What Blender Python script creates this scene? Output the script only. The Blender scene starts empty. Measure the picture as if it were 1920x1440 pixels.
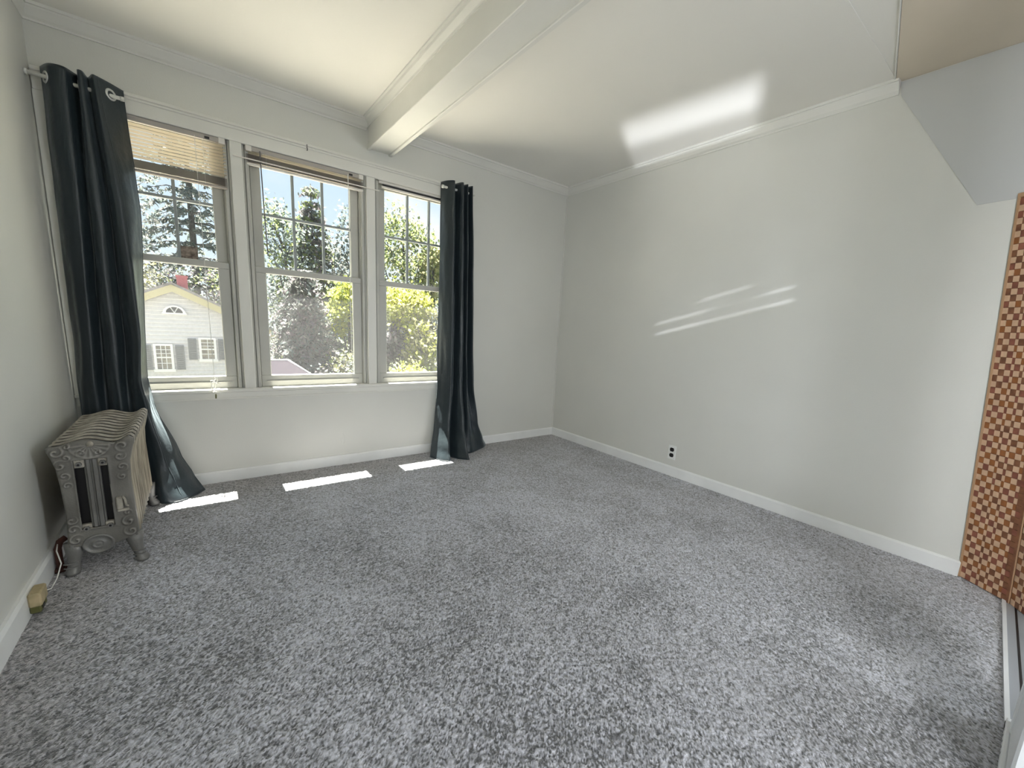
import bpy, math, random
import numpy as np
from mathutils import Vector, Matrix, noise

random.seed(7)
RNG = np.random.default_rng(7)
SC = bpy.context.scene
COL = SC.collection
PI = math.pi

# ------------------------------------------------------------------ camera
CAM_F, CAM_CX, CAM_CY = 782.05, 993.94, 759.2
cam = bpy.data.cameras.new('camera')
cam.sensor_fit = 'HORIZONTAL'
cam.sensor_width = 36.0
cam.lens = CAM_F / 1920.0 * 36.0
cam.shift_x = (960.0 - CAM_CX) / 1920.0
cam.shift_y = (CAM_CY - 720.0) / 1920.0
cam.clip_start = 0.02
cam.clip_end = 300
cam_ob = bpy.data.objects.new('camera', cam)
COL.objects.link(cam_ob)
_r = Vector((0.78707686, -0.61433178, 0.0557358))
_d = Vector((-0.06698484, -0.17494028, -0.98229778))
_f = Vector((0.61320718, 0.7694104, -0.17884236))
cam_ob.matrix_world = Matrix(((_r.x, -_d.x, -_f.x, -2.9392), (_r.y, -_d.y, -_f.y, -3.2855),
                              (_r.z, -_d.z, -_f.z, 1.1059), (0, 0, 0, 1)))
SC.camera = cam_ob

# ------------------------------------------------------------------ colour management
SC.view_settings.view_transform = 'Standard'
SC.view_settings.look = 'None'
SC.view_settings.gamma = 1.0
SC.view_settings.exposure = 0.0
SC.view_settings.use_curve_mapping = False
SC.cycles.max_bounces = 10
SC.cycles.diffuse_bounces = 6
SC.cycles.transparent_max_bounces = 24
SC.cycles.sample_clamp_indirect = 30.0
SC.cycles.caustics_reflective = False
SC.cycles.caustics_refractive = False

# ------------------------------------------------------------------ sky
w = bpy.data.worlds.new('sky')
SC.world = w
w.use_nodes = True
nt = w.node_tree
nt.nodes.clear()
o_ = nt.nodes.new('ShaderNodeOutputWorld')
b_ = nt.nodes.new('ShaderNodeBackground')
tc = nt.nodes.new('ShaderNodeTexCoord')
sep = nt.nodes.new('ShaderNodeSeparateXYZ')
ramp = nt.nodes.new('ShaderNodeValToRGB')
ramp.color_ramp.elements[0].position = 0.0
ramp.color_ramp.elements[0].color = (0.86, 0.95, 1.0, 1)
ramp.color_ramp.elements[1].position = 0.55
ramp.color_ramp.elements[1].color = (0.42, 0.66, 0.98, 1)
nz = nt.nodes.new('ShaderNodeTexNoise')
nz.inputs['Scale'].default_value = 3.2
nz.inputs['Detail'].default_value = 5
cr2 = nt.nodes.new('ShaderNodeValToRGB')
cr2.color_ramp.elements[0].position = 0.54
cr2.color_ramp.elements[1].position = 0.68
mixc = nt.nodes.new('ShaderNodeMix')
mixc.data_type = 'RGBA'
mixc.inputs['B'].default_value = (1.0, 1.0, 1.0, 1)
nt.links.new(tc.outputs['Generated'], sep.inputs[0])
nt.links.new(sep.outputs['Z'], ramp.inputs[0])
nt.links.new(tc.outputs['Generated'], nz.inputs['Vector'])
nt.links.new(nz.outputs['Fac'], cr2.inputs[0])
nt.links.new(cr2.outputs['Color'], mixc.inputs['Factor'])
nt.links.new(ramp.outputs['Color'], mixc.inputs['A'])
nt.links.new(mixc.outputs['Result'], b_.inputs['Color'])
b_.inputs['Strength'].default_value = 1.1
nt.links.new(b_.outputs[0], o_.inputs[0])

# ------------------------------------------------------------------ sun and lamps


def lamp(name, kind, loc, energy, color, aim=None, **kw):
    l = bpy.data.lights.new(name, kind)
    l.energy = energy
    l.color = color
    for k, v in kw.items():
        setattr(l, k, v)
    o = bpy.data.objects.new(name, l)
    COL.objects.link(o)
    o.location = loc
    if aim is not None:
        o.rotation_euler = (Vector(aim) - Vector(loc)).to_track_quat('-Z', 'Y').to_euler()
    return o


lamp('sun', 'SUN', (0, 6, 20), 64.0, (1.0, 0.94, 0.84), aim=(0.0, 6 - 0.326 * 20, 0), angle=0.006)
lamp('rear_fill', 'AREA', (-1.9, -5.9, 1.25), 8.0, (0.92, 0.96, 1.0), aim=(-1.5, 0, 1.4),
     shape='RECTANGLE', size=2.6, size_y=1.3)  # broad fill lamp added behind the camera
# unseen fill lamps added behind the camera to brighten the side walls
lamp('rear_left_fill', 'AREA', (-3.42, -4.6, 1.0), 42.0, (0.93, 0.965, 1.0), aim=(0, -2.0, .85),
     shape='RECTANGLE', size=1.5, size_y=1.1, spread=math.radians(105))
lamp('rear_right_fill', 'AREA', (-.12, -4.95, 1.2), 32.0, (0.90, 0.955, 1.0), aim=(-3.4, -1.9, 1.0),
     shape='RECTANGLE', size=1.3, size_y=1.1, spread=math.radians(105))
lamp('rear_top_fill', 'AREA', (-2.3, -4.6, 2.40), 10.0, (1.0, 0.95, 0.87), aim=(-2.3, -4.4, 0),
     shape='RECTANGLE', size=0.6, size_y=0.6)  # unseen overhead fill added in the space behind


def glint_lamp(name, loc, energy, color, build):
    """a small lamp standing for sun thrown up by something shiny; BUILD(nodes) returns the socket of its pattern"""
    o = lamp(name, 'POINT', loc, energy, color, shadow_soft_size=0.012)
    o.data.use_nodes = True
    t = o.data.node_tree
    em = next(n for n in t.nodes if n.type == 'EMISSION')
    s = build(t)
    t.links.new(s, em.inputs['Strength'])
    return o


class NM:
    """tiny math-node helper"""

    def __init__(self, t):
        self.t = t

    def m(self, op, a, b=None, c=None):
        n = self.t.nodes.new('ShaderNodeMath')
        n.operation = op
        for i, v in enumerate((a, b, c)):
            if v is None:
                continue
            if hasattr(v, 'is_linked') or hasattr(v, 'links'):
                self.t.links.new(v, n.inputs[i])
            else:
                n.inputs[i].default_value = v
        return n.outputs[0]

    def band(self, v, lo, hi, s):
        """1 inside lo..hi, soft over s"""
        a = self.step(v, lo - s, lo + s)
        b = self.step(v, hi - s, hi + s)
        return self.m('SUBTRACT', a, b)

    def step(self, v, lo, hi):
        n = self.t.nodes.new('ShaderNodeMapRange')
        n.interpolation_type = 'SMOOTHSTEP'
        n.inputs['From Min'].default_value = lo
        n.inputs['From Max'].default_value = hi
        self.t.links.new(v, n.inputs['Value'])
        return n.outputs['Result']


GL = Vector((-3.25, -3.30, 0.25))
SIGN = 1.0


def glint_pattern(t):
    N = NM(t)
    g = t.nodes.new('ShaderNodeNewGeometry')
    sp = t.nodes.new('ShaderNodeSeparateXYZ')
    t.links.new(g.outputs['Incoming'], sp.inputs[0])
    dx, dy, dz = (N.m('MULTIPLY', sp.outputs[i], SIGN) for i in range(3))
    up = N.m('MAXIMUM', dz, 1e-3)
    rt = N.m('MAXIMUM', dx, 1e-3)
    k = N.m('DIVIDE', 2.465 - GL.z, up)
    cx = N.m('MULTIPLY_ADD', dx, k, GL.x)      # where the ray meets the ceiling
    cy = N.m('MULTIPLY_ADD', dy, k, GL.y)
    q = N.m('DIVIDE', 0.0 - GL.x, rt)
    wy = N.m('MULTIPLY_ADD', dy, q, GL.y)      # where it meets the right wall
    wz = N.m('MULTIPLY_ADD', dz, q, GL.z)
    # ceiling patch, brightest along a streak away from the wall
    l1 = N.m('SUBTRACT', cy, N.m('MULTIPLY_ADD', cx, 0.60, -0.815))
    l2 = N.m('SUBTRACT', cy, N.m('MULTIPLY_ADD', cx, 0.50, -1.775))
    inside = N.m('MULTIPLY', N.m('SUBTRACT', 1.0, N.step(l1, -0.06, 0.06)), N.step(l2, -0.08, 0.06))
    xw = N.m('ADD', cx, N.m('MULTIPLY', N.m('ADD', cy, 1.5), 0.12))
    body = N.m('ADD', N.m('MULTIPLY', N.band(xw, -0.60, -0.30, 0.12), 1.5), N.m('MULTIPLY', N.band(xw, -0.45, 0.25, 0.14), 0.75))
    ceil = N.m('MULTIPLY', inside, body)
    on_c = N.m('LESS_THAN', cx, 0.0)
    ceil = N.m('MULTIPLY', ceil, on_c)
    # right wall: faint panel and two thin bright streaks
    along = N.m('MULTIPLY', wy, -1.0)
    base = N.m('MULTIPLY_ADD', along, 0.262, 1.115 - 0.262 * 1.184)
    off = N.m('SUBTRACT', wz, base)
    edge_l = N.m('SUBTRACT', along, N.m('MULTIPLY_ADD', wz, -0.262, 1.48))
    edge_r = N.m('SUBTRACT', along, N.m('MULTIPLY_ADD', wz, -0.3, 2.60))
    pan = N.m('MULTIPLY', N.step(edge_l, -0.08, 0.10), N.m('SUBTRACT', 1.0, N.step(edge_r, -0.12, 0.08)))
    pan = N.m('MULTIPLY', pan, N.step(off, -0.01, 0.02))
    faint = N.m('MULTIPLY', pan, 0.085)
    s1 = N.m('MULTIPLY', N.band(off, -0.006, 0.010, 0.007), N.m('MULTIPLY_ADD', N.band(along, 1.6, 2.05, 0.12), -0.45, 1.0))
    s2 = N.m('MULTIPLY', N.band(off, 0.078, 0.092, 0.007), N.m('MULTIPLY_ADD', N.band(along, 1.62, 2.0, 0.1), -0.85, 0.95))
    s3 = N.m('MULTIPLY', N.band(off, 0.163, 0.178, 0.008), N.m('MULTIPLY', N.band(along, 1.56, 1.9, 0.06), 0.7))
    s4 = N.m('MULTIPLY', N.band(off, 0.092, 0.165, 0.03), N.m('MULTIPLY', N.band(along, 1.5, 1.75, 0.10), 0.09))
    s5 = N.m('MULTIPLY', N.band(along, 2.0, 2.14, 0.04), N.m('MULTIPLY', N.band(off, 0.16, 0.5, 0.16), 0.07))
    st = N.m('MULTIPLY', N.m('ADD', N.m('ADD', s1, s2), s3), N.band(along, 1.19, 2.17, 0.04))
    low = N.m('MULTIPLY', N.band(N.m('SUBTRACT', wz, N.m('MULTIPLY_ADD', along, 0.22, 0.163)), -0.02, 0.02, 0.03),
              N.m('MULTIPLY', N.band(along, 1.8, 2.2, 0.18), 0.08))
    wall = N.m('ADD', N.m('ADD', N.m('MULTIPLY', st, 1.2), N.m('ADD', s4, s5)), N.m('ADD', faint, low))
    on_w = N.m('MULTIPLY', N.m('GREATER_THAN', dx, 0.01), N.m('LESS_THAN', wz, 2.46))
    wall = N.m('MULTIPLY', wall, on_w)
    return N.m('ADD', N.m('MULTIPLY', ceil, 1.35), wall)


glint_lamp('sun_glint', GL, 330.0, (0.90, 0.93, 1.0), glint_pattern)

# ------------------------------------------------------------------ materials
MATS = {}


def mat(name, color, rough=0.6, noise_scale=None, noise_amt=0.1, bump=0.0, bump_scale=60.0, metallic=0.0,
        color2=None, stretch=None, spec=0.4, detail=3.0):
    if name in MATS:
        return MATS[name]
    m = bpy.data.materials.new(name)
    m.use_nodes = True
    t = m.node_tree
    bs = t.nodes['Principled BSDF']
    bs.inputs['Roughness'].default_value = rough
    bs.inputs['Metallic'].default_value = metallic
    bs.inputs['Specular IOR Level'].default_value = spec
    bs.inputs['Base Color'].default_value = (*color, 1)
    co = t.nodes.new('ShaderNodeTexCoord')
    vec = co.outputs['Object']
    if stretch:
        mp = t.nodes.new('ShaderNodeMapping')
        mp.inputs['Scale'].default_value = stretch
        t.links.new(vec, mp.inputs['Vector'])
        vec = mp.outputs['Vector']
    if noise_scale:
        n = t.nodes.new('ShaderNodeTexNoise')
        n.inputs['Scale'].default_value = noise_scale
        n.inputs['Detail'].default_value = detail
        t.links.new(vec, n.inputs['Vector'])
        r = t.nodes.new('ShaderNodeValToRGB')
        c2 = color2 or tuple(c * (1 - noise_amt) for c in color)
        r.color_ramp.elements[0].color = (*c2, 1)
        r.color_ramp.elements[1].color = (*color, 1)
        r.color_ramp.elements[0].position = 0.35
        r.color_ramp.elements[1].position = 0.65
        t.links.new(n.outputs['Fac'], r.inputs[0])
        t.links.new(r.outputs['Color'], bs.inputs['Base Color'])
    if bump:
        n2 = t.nodes.new('ShaderNodeTexNoise')
        n2.inputs['Scale'].default_value = bump_scale
        n2.inputs['Detail'].default_value = 4
        t.links.new(vec, n2.inputs['Vector'])
        bp = t.nodes.new('ShaderNodeBump')
        bp.inputs['Strength'].default_value = bump
        bp.inputs['Distance'].default_value = 0.004
        t.links.new(n2.outputs['Fac'], bp.inputs['Height'])
        t.links.new(bp.outputs['Normal'], bs.inputs['Normal'])
    MATS[name] = m
    return m


def translucent_mat(name, color, tcolor, fac=0.5, noise_scale=None, color2=None, rough=0.6):
    m = mat(name, color, rough, noise_scale, color2=color2)
    t = m.node_tree
    bs = t.nodes['Principled BSDF']
    out = t.nodes['Material Output']
    tr = t.nodes.new('ShaderNodeBsdfTranslucent')
    tr.inputs['Color'].default_value = (*tcolor, 1)
    mx = t.nodes.new('ShaderNodeMixShader')
    mx.inputs[0].default_value = fac
    t.links.new(bs.outputs[0], mx.inputs[1])
    t.links.new(tr.outputs[0], mx.inputs[2])
    t.links.new(mx.outputs[0], out.inputs[0])
    return m


M_WALL = mat('wall_paint', (0.67, 0.67, 0.63), 0.55, 1.3, 0.05, 0.10, 140)
M_WALLR = mat('wall_paint_right', (0.67, 0.67, 0.63), 0.5, 1.3, 0.05, 0.10, 140)
M_WALL_GREY = mat('wall_grey', (0.535, 0.545, 0.54), 0.6, 1.5, 0.04, 0.10, 140)
M_CEIL = mat('ceiling_paint', (0.81, 0.795, 0.745), 0.7, 0.9, 0.04, 0.06, 120)
M_CEIL_TAN = mat('ceiling_tan', (0.66, 0.585, 0.475), 0.7, 2.0, 0.06, 0.06, 120)
M_TRIM = mat('trim_paint', (0.74, 0.735, 0.69), 0.38, 3.0, 0.05, 0.05, 90)
M_MUNT = mat('muntin_backlit', (0.30, 0.33, 0.33), 0.5)  # white muntins seen against the light, their shade put into this grey
M_SASH = mat('sash_paint', (0.49, 0.49, 0.455), 0.4, 5.0, 0.08, 0.06, 70)
M_BASE = mat('baseboard_paint', (0.83, 0.84, 0.83), 0.4, 4.0, 0.08, 0.08, 60)
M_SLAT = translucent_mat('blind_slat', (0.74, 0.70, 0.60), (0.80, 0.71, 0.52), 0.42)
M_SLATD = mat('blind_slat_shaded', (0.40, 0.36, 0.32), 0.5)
M_RAILW = mat('blind_rail', (0.74, 0.71, 0.66), 0.4)
M_RAILD = mat('blind_headrail', (0.42, 0.39, 0.36), 0.5)
M_CORD = mat('cord_white', (0.78, 0.78, 0.74), 0.6)
M_DARK = mat('dark_metal', (0.03, 0.03, 0.03), 0.4)
M_WAND = mat('blind_wand', (0.16, 0.15, 0.15), 0.25)
M_ROD = mat('rod_white', (0.66, 0.66, 0.62), 0.35)
M_GROM = mat('grommet', (0.62, 0.63, 0.62), 0.3, metallic=0.5)
M_OUTLET = mat('outlet_plate', (0.80, 0.81, 0.79), 0.3)
M_BLACK = mat('black_plastic', (0.012, 0.011, 0.012), 0.4)
M_JACK = mat('jack_cream', (0.50, 0.40, 0.24), 0.5, 30, color2=(0.36, 0.30, 0.17))
M_JACKG = mat('jack_olive', (0.12, 0.12, 0.04), 0.5)
M_RUST = mat('rust', (0.11, 0.045, 0.035), 0.8, 20, 0.4)
M_STICK = mat('sticker_brown', (0.33, 0.27, 0.23), 0.6, 45, color2=(0.10, 0.075, 0.06), detail=2.0)
M_WHITE = mat('white_gloss', (0.80, 0.82, 0.84), 0.3)
M_TRACKG = mat('track_grey', (0.36, 0.38, 0.41), 0.45)
M_VINYL = mat('closet_floor_vinyl', (0.34, 0.36, 0.39), 0.5, 8, 0.1)
M_RAD = mat('radiator_paint', (0.23, 0.226, 0.215), 0.42, 9, bump=0.25, bump_scale=160, color2=(0.165, 0.16, 0.15), metallic=0.2)
M_RADSIDE = mat('radiator_side_stain', (0.47, 0.415, 0.31), 0.5, 16, bump=0.3, bump_scale=120, color2=(0.20, 0.17, 0.125), stretch=(1, 2.5, 0.35))
M_RADL = mat('radiator_light_edges', (0.46, 0.43, 0.37), 0.4, 30, color2=(0.26, 0.24, 0.20))


def curtain_mat():
    m = mat('curtain_satin', (0.019, 0.029, 0.035), 0.37, 2.2, 0.25, spec=0.5)
    t = m.node_tree
    bs = t.nodes['Principled BSDF']
    bs.inputs['Sheen Weight'].default_value = 0.22
    bs.inputs['Sheen Tint'].default_value = (0.75, 0.9, 1.0, 1)
    bs.inputs['Sheen Roughness'].default_value = 0.4
    wv = t.nodes.new('ShaderNodeTexNoise')
    wv.inputs['Scale'].default_value = 420
    co = t.nodes.new('ShaderNodeTexCoord')
    t.links.new(co.outputs['Object'], wv.inputs['Vector'])
    n3 = t.nodes.new('ShaderNodeTexNoise')
    n3.inputs['Scale'].default_value = 16
    n3.inputs['Detail'].default_value = 3
    t.links.new(co.outputs['Object'], n3.inputs['Vector'])
    ad = t.nodes.new('ShaderNodeMath')
    ad.operation = 'MULTIPLY_ADD'
    ad.inputs[1].default_value = 0.12
    t.links.new(wv.outputs['Fac'], ad.inputs[0])
    t.links.new(n3.outputs['Fac'], ad.inputs[2])
    bp = t.nodes.new('ShaderNodeBump')
    bp.inputs['Strength'].default_value = 0.35
    bp.inputs['Distance'].default_value = 0.012
    t.links.new(ad.outputs[0], bp.inputs['Height'])
    t.links.new(bp.outputs['Normal'], bs.inputs['Normal'])
    return m


M_CURT = curtain_mat()
M_LINING = mat('curtain_lining', (0.20, 0.215, 0.22), 0.55, 4, 0.15)


def glass_mat(name, dust=0.03):
    m = bpy.data.materials.new(name)
    m.use_nodes = True
    t = m.node_tree
    t.nodes.remove(t.nodes['Principled BSDF'])
    out = t.nodes['Material Output']
    tr = t.nodes.new('ShaderNodeBsdfTransparent')
    tr.inputs['Color'].default_value = (0.97, 0.985, 0.98, 1)
    gl = t.nodes.new('ShaderNodeBsdfGlossy')
    gl.inputs['Roughness'].default_value = 0.02
    df = t.nodes.new('ShaderNodeBsdfTranslucent')
    df.inputs['Color'].default_value = (0.9, 0.92, 0.95, 1)
    lw = t.nodes.new('ShaderNodeLayerWeight')
    lw.inputs['Blend'].default_value = 0.5
    pw = t.nodes.new('ShaderNodeMath')
    pw.operation = 'POWER'
    pw.inputs[1].default_value = 6.0
    t.links.new(lw.outputs['Facing'], pw.inputs[0])
    fr = t.nodes.new('ShaderNodeMath')
    fr.operation = 'MULTIPLY_ADD'
    fr.inputs[1].default_value = 0.5
    fr.inputs[2].default_value = 0.004
    t.links.new(pw.outputs[0], fr.inputs[0])
    m1 = t.nodes.new('ShaderNodeMixShader')
    m2 = t.nodes.new('ShaderNodeMixShader')
    t.links.new(fr.outputs[0], m1.inputs[0])
    t.links.new(tr.outputs[0], m1.inputs[1])
    t.links.new(gl.outputs[0], m1.inputs[2])
    m2.inputs[0].default_value = dust
    t.links.new(m1.outputs[0], m2.inputs[1])
    t.links.new(df.outputs[0], m2.inputs[2])
    t.links.new(m2.outputs[0], out.inputs[0])
    return m


M_GLASS = glass_mat('window_glass', 0.014)
M_GLASSU = glass_mat('window_glass_upper', 0.008)


def carpet_mat():
    m = bpy.data.materials.new('carpet')
    m.use_nodes = True
    t = m.node_tree
    bs = t.nodes['Principled BSDF']
    bs.inputs['Roughness'].default_value = 0.5
    bs.inputs['Specular IOR Level'].default_value = 1.0
    bs.inputs['Sheen Weight'].default_value = 0.8
    bs.inputs['Sheen Roughness'].default_value = 0.5
    co = t.nodes.new('ShaderNodeTexCoord')
    N = NM(t)

    def nz(scale, detail, rough=0.5):
        n = t.nodes.new('ShaderNodeTexNoise')
        n.inputs['Scale'].default_value = scale
        n.inputs['Detail'].default_value = detail
        n.inputs['Roughness'].default_value = rough
        t.links.new(co.outputs['Object'], n.inputs['Vector'])
        return n.outputs['Fac']
    at = t.nodes.new('ShaderNodeAttribute')
    at.attribute_name = 'tuft'
    f = at.outputs['Fac']
    b = nz(2.0, 5, 0.65)
    c = nz(11, 3, 0.6)
    v = N.m('MULTIPLY_ADD', f, 1.25, -0.12)
    v = N.m('MULTIPLY_ADD', b, 1.15, N.m('MULTIPLY_ADD', c, 0.38, N.m('ADD', v, -0.785)))
    r = t.nodes.new('ShaderNodeValToRGB')
    e = r.color_ramp.elements
    e[0].position, e[0].color = 0.05, (0.036, 0.038, 0.044, 1)
    e[1].position, e[1].color = 0.95, (0.66, 0.67, 0.755, 1)
    t.links.new(v, r.inputs[0])
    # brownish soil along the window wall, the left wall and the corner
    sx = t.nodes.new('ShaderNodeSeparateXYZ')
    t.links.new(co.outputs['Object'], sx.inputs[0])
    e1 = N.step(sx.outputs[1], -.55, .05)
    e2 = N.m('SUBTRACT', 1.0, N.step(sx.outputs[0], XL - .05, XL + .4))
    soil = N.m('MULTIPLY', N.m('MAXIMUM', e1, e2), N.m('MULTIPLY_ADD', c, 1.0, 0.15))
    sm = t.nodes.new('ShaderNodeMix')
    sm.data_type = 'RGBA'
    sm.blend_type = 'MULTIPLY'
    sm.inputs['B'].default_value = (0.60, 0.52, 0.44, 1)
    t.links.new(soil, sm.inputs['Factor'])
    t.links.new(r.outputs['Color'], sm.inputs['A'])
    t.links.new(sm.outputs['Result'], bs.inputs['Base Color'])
    bp = t.nodes.new('ShaderNodeBump')
    bp.inputs['Strength'].default_value = 0.8
    bp.inputs['Distance'].default_value = 0.006
    t.links.new(nz(240, 2, 0.7), bp.inputs['Height'])
    t.links.new(bp.outputs['Normal'], bs.inputs['Normal'])
    return m


XL = -3.495
M_CARPET = carpet_mat()

# ------------------------------------------------------------------ mesh helpers


class MB:
    def __init__(self):
        self.v, self.f, self.mi, self.mats, self.cur = [], [], [], [], 0

    def use(self, m):
        if m not in self.mats:
            self.mats.append(m)
        self.cur = self.mats.index(m)
        return self

    def add(self, vs, fs):
        n = len(self.v)
        self.v += [tuple(p) for p in vs]
        self.f += [tuple(i + n for i in q) for q in fs]
        self.mi += [self.cur] * len(fs)
        return self

    def box(self, a, b, bev=0.0):
        x0, y0, z0 = (min(p, q) for p, q in zip(a, b))
        x1, y1, z1 = (max(p, q) for p, q in zip(a, b))
        if bev <= 0:
            vs = [(x, y, z) for z in (z0, z1) for y in (y0, y1) for x in (x0, x1)]
            return self.add(vs, [(0, 2, 3, 1), (4, 5, 7, 6), (0, 1, 5, 4), (2, 6, 7, 3), (0, 4, 6, 2), (1, 3, 7, 5)])
        bev = min(bev, (x1 - x0) / 2.01, (y1 - y0) / 2.01, (z1 - z0) / 2.01)
        vs, idx = [], {}
        for sx in (0, 1):
            for sy in (0, 1):
                for sz in (0, 1):
                    X, Y, Z = (x0, x1)[sx], (y0, y1)[sy], (z0, z1)[sz]
                    ix, iy, iz = X + bev * (1 - 2 * sx), Y + bev * (1 - 2 * sy), Z + bev * (1 - 2 * sz)
                    for a_, p in enumerate(((X, iy, iz), (ix, Y, iz), (ix, iy, Z))):
                        idx[sx, sy, sz, a_] = len(vs)
                        vs.append(p)
        fs = []
        g = lambda *k: idx[k]
        for s in (0, 1):
            fs.append((g(s, 0, 0, 0), g(s, 1, 0, 0), g(s, 1, 1, 0), g(s, 0, 1, 0))[::1 if s else -1])
            fs.append((g(0, s, 0, 1), g(1, s, 0, 1), g(1, s, 1, 1), g(0, s, 1, 1))[::-1 if s else 1])
            fs.append((g(0, 0, s, 2), g(1, 0, s, 2), g(1, 1, s, 2), g(0, 1, s, 2))[::1 if s else -1])
        for i in (0, 1):
            for j in (0, 1):
                fs.append((g(i, j, 0, 0), g(i, j, 1, 0), g(i, j, 1, 1), g(i, j, 0, 1)))
                fs.append((g(i, 0, j, 0), g(i, 1, j, 0), g(i, 1, j, 2), g(i, 0, j, 2)))
                fs.append((g(0, i, j, 1), g(1, i, j, 1), g(1, i, j, 2), g(0, i, j, 2)))
                for k in (0, 1):
                    fs.append((g(i, j, k, 0), g(i, j, k, 1), g(i, j, k, 2)))
        return self.add(vs, fs)

    def tube(self, pts, r, n=8, caps=True):
        pts = [Vector(p) for p in pts]
        rs = r if isinstance(r, (list, tuple)) else [r] * len(pts)
        vs, fs = [], []
        up = None
        for i, p in enumerate(pts):
            d = (pts[min(i + 1, len(pts) - 1)] - pts[max(i - 1, 0)]).normalized()
            if up is None:
                up = Vector((0, 0, 1)) if abs(d.z) < 0.9 else Vector((1, 0, 0))
            a = d.cross(up).normalized()
            b = a.cross(d).normalized()
            up = b
            for k in range(n):
                t = 2 * PI * k / n
                vs.append(p + a * math.cos(t) * rs[i] + b * math.sin(t) * rs[i])
        for i in range(len(pts) - 1):
            for k in range(n):
                k2 = (k + 1) % n
                fs.append((i * n + k, i * n + k2, (i + 1) * n + k2, (i + 1) * n + k))
        if caps:
            fs.append(tuple(range(n))[::-1])
            fs.append(tuple((len(pts) - 1) * n + k for k in range(n)))
        return self.add(vs, fs)

    def loft(self, rings, caps=True, closed=True):
        n = len(rings[0])
        vs = [p for r in rings for p in r]
        fs = []
        for i in range(len(rings) - 1):
            for k in range(n if closed else n - 1):
                k2 = (k + 1) % n
                fs.append((i * n + k, i * n + k2, (i + 1) * n + k2, (i + 1) * n + k))
        if caps and closed:
            fs.append(tuple(range(n))[::-1])
            fs.append(tuple((len(rings) - 1) * n + k for k in range(n)))
        return self.add(vs, fs)

    def prism_y(self, prof, y0, y1):
        """closed profile of (x, z) run from y0 to y1"""
        return self.loft([[(x, y0, z) for x, z in prof], [(x, y1, z) for x, z in prof]])

    def prism_x(self, prof, x0, x1):
        """closed profile of (y, z) run from x0 to x1"""
        return self.loft([[(x0, y, z) for y, z in prof], [(x1, y, z) for y, z in prof]])

    def build(self, name, m=None, parent=None, smooth=False):
        me = bpy.data.meshes.new(name)
        me.from_pydata(self.v, [], self.f)
        if m is not None:
            me.materials.append(m)
        else:
            for q in self.mats:
                me.materials.append(q)
            me.polygons.foreach_set('material_index', self.mi)
        if smooth:
            me.polygons.foreach_set('use_smooth', [True] * len(me.polygons))
        me.validate()
        me.update()
        return link(name, me, parent)


def link(name, me, parent=None, loc=None):
    o = bpy.data.objects.new(name, me)
    COL.objects.link(o)
    if loc is not None:
        o.location = loc
    if parent is not None:
        o.parent = parent
        pm = parent_origin(parent)
        o.location = Vector(o.location) - pm
    return o


def parent_origin(p):
    v = Vector((0, 0, 0))
    while p is not None:
        v += Vector(p.location)
        p = p.parent
    return v


def fix_normals(o):
    import bmesh
    bm = bmesh.new()
    bm.from_mesh(o.data)
    bmesh.ops.recalc_face_normals(bm, faces=bm.faces)
    bm.to_mesh(o.data)
    bm.free()
    return o


def thing(name, loc, label, cat, group=None):
    o = bpy.data.objects.new(name, None)
    o.empty_display_size = 0.05
    COL.objects.link(o)
    o.location = loc
    tag(o, label, cat, group)
    return o


def tag(o, label, cat, group=None):
    o['label'] = label
    o['category'] = cat
    if group:
        o['group'] = group
    return o


def struct(o, label=None):
    o['kind'] = 'structure'
    if label:
        o['label'] = label
    return o


def struct_empty(name, loc, label):
    o = bpy.data.objects.new(name, None)
    o.empty_display_size = 0.05
    COL.objects.link(o)
    o.location = loc
    return struct(o, label)


def np_mesh(name, V, F, m, smooth=False, mi=None):
    """V (n,3), F (k,4) quads"""
    me = bpy.data.meshes.new(name)
    me.vertices.add(len(V))
    me.vertices.foreach_set('co', np.ascontiguousarray(V, dtype=np.float32).ravel())
    me.loops.add(F.size)
    me.loops.foreach_set('vertex_index', np.ascontiguousarray(F, dtype=np.int32).ravel())
    me.polygons.add(len(F))
    me.polygons.foreach_set('loop_start', np.arange(0, F.size, F.shape[1], dtype=np.int32))
    for q in (m if isinstance(m, (list, tuple)) else [m]):
        me.materials.append(q)
    if mi is not None:
        me.polygons.foreach_set('material_index', np.ascontiguousarray(mi, dtype=np.int32))
    if smooth:
        me.polygons.foreach_set('use_smooth', np.ones(len(F), dtype=bool))
    me.update(calc_edges=True)
    return me


# ------------------------------------------------------------------ room shell
XL, YB, HC = -3.495, -6.2, 2.47          # left wall, rear wall of the room behind, ceiling height
WX0, WX1, WZ0, WZ1 = -3.445, -1.155, 0.60, 2.115   # window opening
T = 0.16                                 # wall thickness

b = MB()
b.box((XL - .1, 0, -.1), (WX0, T, HC + .1)).box((WX1, 0, -.1), (.1, T, HC + .1))
b.box((WX0, 0, -.1), (WX1, T, WZ0)).box((WX0, 0, WZ1), (WX1, T, HC + .1))
struct(b.build('wall_north', M_WALL), 'off-white window wall at the end of the room')
struct(MB().box((XL - .12, YB, -.1), (XL, 0.0, HC + .1)).build('wall_west', M_WALL), 'off-white left wall behind the radiator')
struct(MB().box((0, YB, -.1), (.12, 0.0, HC + .1)).build('wall_east', M_WALLR), 'off-white right wall with the outlet')
struct(MB().box((XL, YB - .1, -.1), (0.0, YB, HC + .1)).build('wall_south', M_WALL))
struct(MB().box((XL, -2.50, HC), (0, 0, HC + .1)).build('ceiling', M_CEIL), 'off-white plaster ceiling')
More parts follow.
